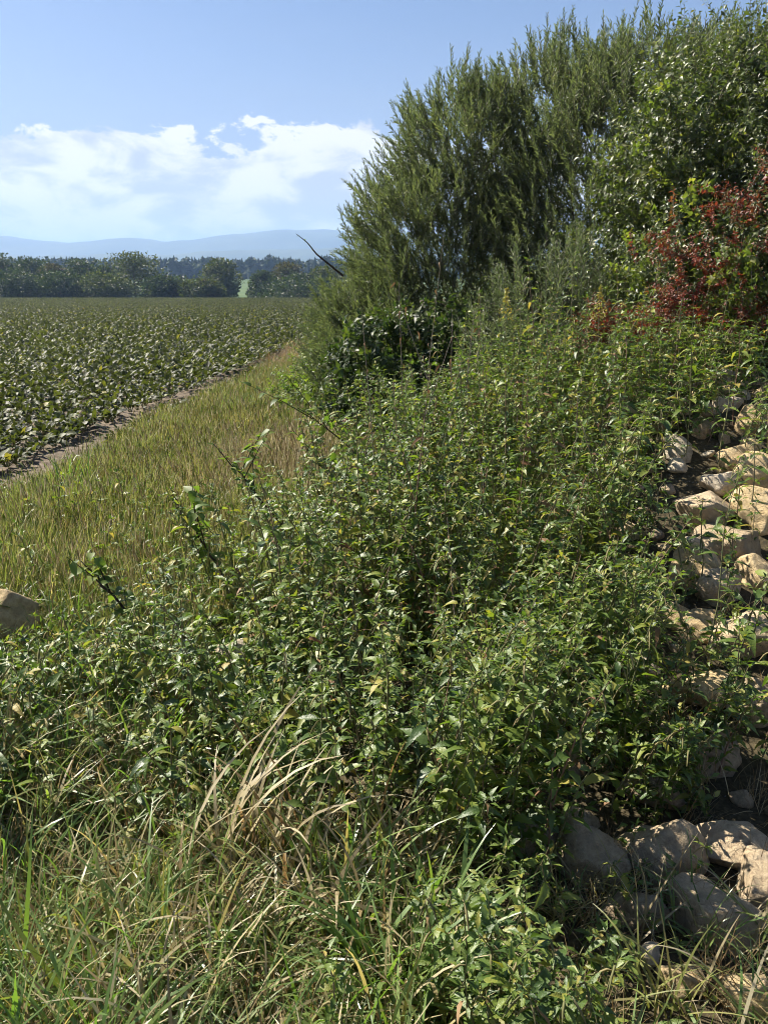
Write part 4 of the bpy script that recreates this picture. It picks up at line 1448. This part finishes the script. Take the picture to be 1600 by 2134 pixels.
def shrub(name, label, cat, base, lobes, kind, leafm, n, up=.6, stems=9, indiv=300, inner=.35, sh_s=(.8, 1.25), twig='grey_twig', stem_r=.03, extra=None, droop=0.0, clump=.0):
    """lobes: (x, y, z, rx, ry, rz) in world space"""
    base = np.array([base[0], base[1], Hs(base[0], base[1])])
    root = empty(name, base)
    tag(root, label, cat)
    Ls = np.array(lobes, float)
    area = (Ls[:, 3] * Ls[:, 4] * Ls[:, 5]) ** (2 / 3)
    pick = rng.choice(len(Ls), size=n * 3, p=area / area.sum())
    d = rng.normal(size=(n * 3, 3)); d /= np.linalg.norm(d, axis=1, keepdims=True)
    q = 1 - np.abs(rng.normal(0, inner, n * 3)) * .8
    q = np.clip(q, .15, 1.0)
    c, r = Ls[pick, :3], Ls[pick, 3:]
    if clump:
        d = d + clump * np.sin(d[:, [1, 2, 0]] * 9 + pick[:, None]) * .25
    P = c + d * r * q[:, None]
    keep = P[:, 2] > H(P[:, 0], P[:, 1]) + .05
    # leave out what lies deep inside another lobe
    for L in Ls:
        k = (((P - L[:3]) / L[3:]) ** 2).sum(1) < .45
        keep &= ~(k & (rng.random(len(P)) < .8))
    # the far side of a dense shrub shows nothing: thin it
    away = P[:, 1] > Ls[:, 1].mean() + .4 * Ls[:, 4].mean()
    keep &= ~(away & (rng.random(len(P)) < (.3 if kind == 'willow' else .6)))
    P, d = P[keep][:n], d[keep][:n]
    D = d * [1, 1, .6] + np.array([0, 0, up]) + rng.normal(0, .32, P.shape)
    D /= np.linalg.norm(D, axis=1, keepdims=True)
    D[:, 2] -= droop
    roll = rng.random(len(P)) * 6.28
    ref = np.stack([np.cos(roll), np.sin(roll), 0 * roll], 1)
    X = np.cross(ref, D); X /= np.linalg.norm(X, axis=1, keepdims=True); Dn = D / np.linalg.norm(D, axis=1, keepdims=True)
    Yv = np.cross(Dn, X)
    R = np.stack([X, Yv, Dn], 2)
    S = rng.uniform(*sh_s, len(P))
    P = P - Dn * (S * .25)[:, None]
    tpls = [shoot_tpl(kind) for _ in range(5)]
    meshes = [t.mesh(name + '_shoot', [leafm, M[twig]]) for t in tpls]
    protos = [bpy.data.objects.new('shoot', me) for me in meshes]
    score = np.linalg.norm(P - np.array([0, 0, EYE]), axis=1) / S
    od = np.argsort(score)
    # of the nearer ones take an even sample so that each can be told apart
    pool = od[:max(indiv, int(len(od) * .5))]
    sel = set(pool[:: max(1, len(pool) // indiv)][:indiv].tolist())
    for i in sel:
        R_ = R[i]
        copy_at(protos[i % 5], root, mat4(R_[:, 0], R_[:, 1], R_[:, 2], P[i] - base, float(S[i])))
    rest = np.array([i for i in range(len(P)) if i not in sel])
    # the rest joined into one mesh
    Vs, Qs, Ts, TI, MQ, MT = [], [], [], [], [], []
    nv = 0
    for k in range(5):
        ids = rest[rest % 5 == k]
        if len(ids) == 0: continue
        t = tpls[k]
        tv = np.concatenate(t.v); ti = np.concatenate(t.ti)
        V = np.einsum('nij,kj->nki', R[ids], tv) * S[ids][:, None, None] + (P[ids] - base)[:, None]
        tn = rng.random(len(ids))
        TI.append(((ti[None] + tn[:, None]) % 1).ravel())
        offs = (np.arange(len(ids)) * len(tv))[:, None, None] + nv
        if t.q:
            q_ = np.concatenate(t.q); Qs.append((q_[None] + offs).reshape(-1, 4)); MQ.append(np.tile(np.concatenate(t.mq), len(ids)))
        if t.t:
            t_ = np.concatenate(t.t); Ts.append((t_[None] + offs).reshape(-1, 3)); MT.append(np.tile(np.concatenate(t.mt), len(ids)))
        Vs.append(V.reshape(-1, 3)); nv += len(ids) * len(tv)
    if Vs:
        me = make_mesh(name + '_foliage', np.concatenate(Vs), np.concatenate(Qs) if Qs else None, np.concatenate(Ts) if Ts else None, [leafm, M[twig]], np.concatenate(TI), True, np.concatenate(MQ + MT))
        f = add('foliage', me, root)
        f['kind'] = 'stuff'
    # stems from the base into the lobes
    for k in range(stems):
        L = Ls[rng.integers(len(Ls))]
        v = rng.normal(size=3); v /= np.linalg.norm(v)
        tip = L[:3] + v * L[3:] * .75 - base
        tip[2] = max(tip[2], .3)
        b0 = np.array([random.gauss(0, .18), random.gauss(0, .18), -.1])
        mid = b0 * .5 + tip * .45 + np.array([0, 0, .12 * tip[2]])
        ts = np.linspace(0, 1, 9)[:, None]
        pl = (1 - ts) ** 2 * b0 + 2 * ts * (1 - ts) * mid + ts ** 2 * tip
        pl[1:-1] += rng.normal(0, .02, (7, 3))
        V, F = tube(pl, [stem_r * random.uniform(.6, 1), stem_r * .6, stem_r * .35, stem_r * .12], 6)
        add('branch', make_mesh(name + '_branch', V, F, mats=[M['bark']]), root)
    return root


random.seed(21); rng = np.random.default_rng(5)
# the big narrow leaved willow
shrub('willow_bush', 'large narrow leaved willow bush with upright feathery shoots', 'willow', (2.4, 9.6),
      [(1.0, 9.3, 1.4, 1.5, 1.4, 1.4), (0.55, 9.2, 2.1, 1.0, 1.1, 1.0), (0.95, 9.3, 2.85, .95, 1.0, .95), (1.9, 9.4, 3.1, 1.2, 1.2, 1.05), (2.9, 9.4, 3.25, 1.3, 1.3, 1.0),
       (3.9, 9.2, 2.95, 1.6, 1.5, 1.25), (-.05, 9.4, 1.15, .85, .8, .75), (3.0, 9.7, 2.6, 1.4, .9, 1.2), (2.0, 9.8, 1.8, 1.2, .8, 1.0), (-.3, 9.7, .65, .75, .7, .55), (0.4, 9.0, .9, 1.25, 1.2, .9), (2.6, 8.9, 2.3, 1.8, 1.5, 1.7), (5.0, 9.2, 2.2, 1.8, 1.6, 1.6), (1.9, 9.3, 2.1, 1.2, 1.0, 1.1), (3.3, 9.1, 2.9, 1.2, 1.0, 1.0)],
      'willow', M['willow'], 11500, up=1.0, stems=16, inner=.26, sh_s=(.75, 1.25), stem_r=.045, clump=.35)
# broad leaved tree on the right
shrub('alder_tree', 'tall broad leaved tree rising behind the red leaved shrub', 'tree', (4.3, 7.4),
      [(3.5, 7.2, 2.65, 1.1, 1.0, .95), (4.5, 7.4, 2.5, 1.3, 1.1, .9), (3.2, 7.0, 2.2, 1.1, .9, .9), (4.4, 7.2, 2.3, 1.3, 1.1, 1.2), (2.6, 7.1, 1.6, .9, .8, .8),
       (3.7, 7.0, 1.3, 1.2, 1.0, .9), (2.5, 7.2, 2.6, .7, .7, .7), (5.3, 7.3, 2.2, 1.1, 1.1, 1.3)],
      'broad', M['broad'], 3900, up=.35, stems=12, inner=.32, sh_s=(.8, 1.2), stem_r=.05, clump=1.0)
shrub('young_birch', 'sparse top shoots with small round leaves against the sky', 'tree', (3.9, 7.9),
      [(3.3, 7.8, 3.45, .8, .7, .5), (4.1, 7.8, 3.2, .8, .7, .5), (2.7, 7.8, 3.3, .5, .5, .5)],
      'sparse', M['broad'], 260, up=.9, stems=9, indiv=260, inner=.5, sh_s=(.8, 1.2), stem_r=.03)
shrub('silver_willow', 'small silvery willow in front of the dark shrub gap', 'willow', (1.35, 6.9),
      [(1.35, 6.8, 1.2, .55, .5, .85), (1.6, 6.8, 1.6, .35, .35, .45), (1.0, 6.8, 1.1, .4, .4, .5)],
      'silver', M['silver'], 330, up=1.6, stems=8, indiv=260, inner=.35, sh_s=(.7, 1.1), stem_r=.015)
shrub('hazel_bush', 'low dark hazel bush with large leaves under the willow', 'shrub', (.0, 7.6),
      [(-.1, 7.5, 1.0, .55, .5, .45), (.5, 7.6, 1.1, .6, .5, .5), (.2, 7.4, .6, .9, .6, .5), (1.0, 7.6, .8, .6, .5, .6)],
      'dark', M['dark'], 560, up=.2, stems=8, indiv=300, inner=.4, sh_s=(.7, 1.1), stem_r=.02)
shrub('climbing_hop', 'yellow green hop vine climbing over the broad leaved tree', 'vine', (2.3, 6.5),
      [(2.05, 6.6, 2.55, .22, .25, .75), (2.5, 6.5, 2.3, .25, .25, .5), (3.3, 6.4, 2.5, .3, .3, .7), (2.0, 6.5, 1.6, .3, .3, .5), (3.0, 6.3, 3.0, .35, .3, .3), (2.35, 5.5, 1.55, .25, .2, .35), (2.0, 5.5, 2.1, .12, .15, .3), (2.75, 5.45, 2.2, .2, .15, .25)],
      'hop', M['hop'], 190, up=-.3, stems=6, indiv=210, inner=.4, sh_s=(.6, 1.0), stem_r=.008, droop=.3)
shrub('dogwood_shrub', 'red leaved dogwood shrub above the stone heap', 'shrub', (2.7, 6.1),
      [(2.05, 5.8, 2.0, .35, .25, .28), (2.4, 5.7, 2.2, .45, .25, .24), (2.2, 5.6, 1.7, .5, .25, .35), (2.75, 5.7, 2.3, .4, .25, .3), (2.75, 5.5, 1.8, .45, .25, .45), (2.4, 5.4, 1.4, .5, .2, .25), (2.6, 5.8, 1.5, .25, .3, .16), (2.95, 5.9, 2.4, .14, .2, .12), (3.0, 5.9, 1.45, .25, .3, .2), (2.2, 5.8, 1.35, .2, .2, .12)],
      'red', M['red'], 230, up=.4, stems=9, indiv=300, inner=.4, sh_s=(.8, 1.3), stem_r=.014, clump=1.5)
shrub('dogwood_shrub', 'small red leaved dogwood shrub behind the tall nettles', 'shrub', (1.5, 5.6),
      [(1.45, 5.4, 1.38, .3, .25, .26), (1.7, 5.4, 1.25, .3, .25, .3), (1.9, 5.5, 1.5, .25, .25, .22)],
      'red', M['red'], 120, up=.4, stems=6, indiv=110, inner=.4, sh_s=(.7, 1.1), stem_r=.010)
shrub('broad_leaf_shrub', 'dark broad leaved shrub mixed with the red one', 'shrub', (3.0, 6.4),
      [(2.5, 6.15, 1.5, .8, .45, .7), (3.2, 6.1, 1.8, .9, .5, .9), (1.7, 6.4, .9, .8, .4, .5), (2.9, 6.2, .9, 1.1, .4, .5)],
      'broad', M['broad'], 700, up=.3, stems=9, indiv=300, inner=.4, sh_s=(.7, 1.0), stem_r=.015)
shrub('bramble', 'green bramble skirt at the willow foot beside the verge', 'shrub', (-.3, 9.2),
      [(-.5, 9.0, .5, .8, .7, .55), (.3, 8.6, .5, .8, .6, .5), (-.7, 11, .6, .7, .9, .6)],
      'broad', M['sapling'], 420, up=.5, stems=6, indiv=200, inner=.4, sh_s=(.6, 1.0), stem_r=.01)

# yellow flowering goldenrod between nettles and shrubs
def goldenrod(u, v, Y, label):
    p = at(u, v, Y); g = Hs(p[0], Y)
    root = empty('goldenrod', (p[0], Y, g)); tag(root, label, 'goldenrod')
    h = p[2] - g
    V, F = tube([(0, 0, -.02), (.01, 0, h * .5), (.0, .01, h)], [.004, .003, .0015], 5)
    add('stem', make_mesh('goldenrod_stem', V, F, mats=[M['nettle_stem']]), root)
    n = 130
    t = rng.random(n); a = rng.random(n) * 6.28
    P = np.stack([np.cos(a) * .05 * (1 - t), np.sin(a) * .05 * (1 - t), h * 1.0 - .16 + .2 * t], 1)
    tv, tf = kite_tpl(.6, .2, .2)
    V, F, ti = scatter(tv, tf, frames(rng.normal(size=(n, 3)) + [0, 0, .5], rng.normal(size=(n, 3))), P, rng.uniform(.012, .024, n))
    f = add('flower_head', make_mesh('flower_head', V, None, F, mats=[M['nettle_yellow']], tint=ti), root)
    f['kind'] = 'stuff'


goldenrod(1055, 615, 5.3, 'yellow goldenrod plume above the tall nettles')
goldenrod(1250, 610, 5.2, 'faded yellow goldenrod beside the small red shrub')

# dead twig at the left flank of the willow
def twig(label, pts, r=.012):
    P = [at(*q) for q in pts]
    root = empty('bare_twig', P[0]); tag(root, label, 'twig')
    pl = np.array(P) - P[0]
    V, F = tube(pl, [r, r * .7, r * .45, r * .25], 6)
    add('branch', make_mesh('bare_twig', V, F, mats=[M['dark_stem']]), root)
    for k in range(8):
        s = .35 + .65 * k / 8
        p = np.array([np.interp(s, np.linspace(0, 1, len(pl)), pl[:, j]) for j in range(3)])
        s2, D, N2 = leafM(p, k * 2.4, .4, .05)
        copy_at(random.choice(SL), root, mat4(s2, D, N2, p, .7))


twig('dark bare twig sticking out left of the willow', [(715, 575, 8.9), (660, 530, 8.8), (640, 505, 8.8), (618, 488, 8.75)])

# thin dry stems rising out of the nettles
def dry_stem(label, u, v, Y, bend):
    p = at(u, v, Y); g = Hs(p[0], Y); h = p[2] - g
    root = empty('dead_nettle', (p[0], Y, g)); tag(root, label, 'dry stem', 'dead plant stems among the nettles')
    V, F = tube([(bend * h * .4, 0, -.02), (bend * h * .1, 0, h * .5), (0, 0, h)], [.0035, .003, .0012], 4)
    add('stem', make_mesh('dry_stem', V, F, mats=[M['grey_twig']]), root)
    for k in range(7):
        t = .35 + .6 * k / 7
        p = np.array([0, 0, h * t])
        s2, D, N2 = leafM(p, k * 2.4, -.7, .05)
        copy_at(random.choice(NL['b']), root, mat4(s2, D, N2, p, .6))


for (lab, u, v, Y, bd) in [('dead upright stem rising above the tall nettles near the goldenrod', 1090, 780, 4.0, .05),
                           ('reddish dead stem in the upper middle of the nettles', 1275, 740, 4.6, -.1),
                           ('slanting dead stem beside the lone yellow leaf', 1255, 860, 3.9, .35),
                           ('dead stem before the small red shrub', 1340, 640, 4.9, .1),
                           ('thin dead stem at the left face of the nettles', 735, 1210, 2.9, .05),
                           ('dead stem left of the tall thin nettle', 1420, 620, 4.9, -.05)]:
    dry_stem(lab, u, v, Y, bd)

random.seed(77)
for k in range(34):
    y = random.uniform(2.4, 5.4); x = random.uniform(-1.2, 1.9)
    if thick_dens(x, y) < .5: continue
    g = Hs(x, y); h = thick_h(x, y) * random.uniform(1.0, 1.4)
    root = empty('dead_nettle', (x, y, g)); tag(root, 'thin pale dead nettle stalk standing up among the green ones', 'dry stem', 'dead plant stems among the nettles')
    bx, by = random.gauss(0, .16) * h, random.gauss(0, .1) * h
    V, F = tube([(0, 0, -.02), (bx * .3, by * .3, h * .5), (bx, by, h)], [.0035, .0028, .0012], 4)
    add('stem', make_mesh('dead_stem', V, F, mats=[M['grey_twig']]), root)
    for j in range(8):
        t = .3 + .7 * j / 8
        s2, D, N2 = leafM((0, 0, 0), j * 2.4, -.6, .05)
        copy_at(random.choice(NL['b']), root, mat4(s2, D, N2, (bx * t * t, by * t * t, h * t), random.uniform(.4, .8)))
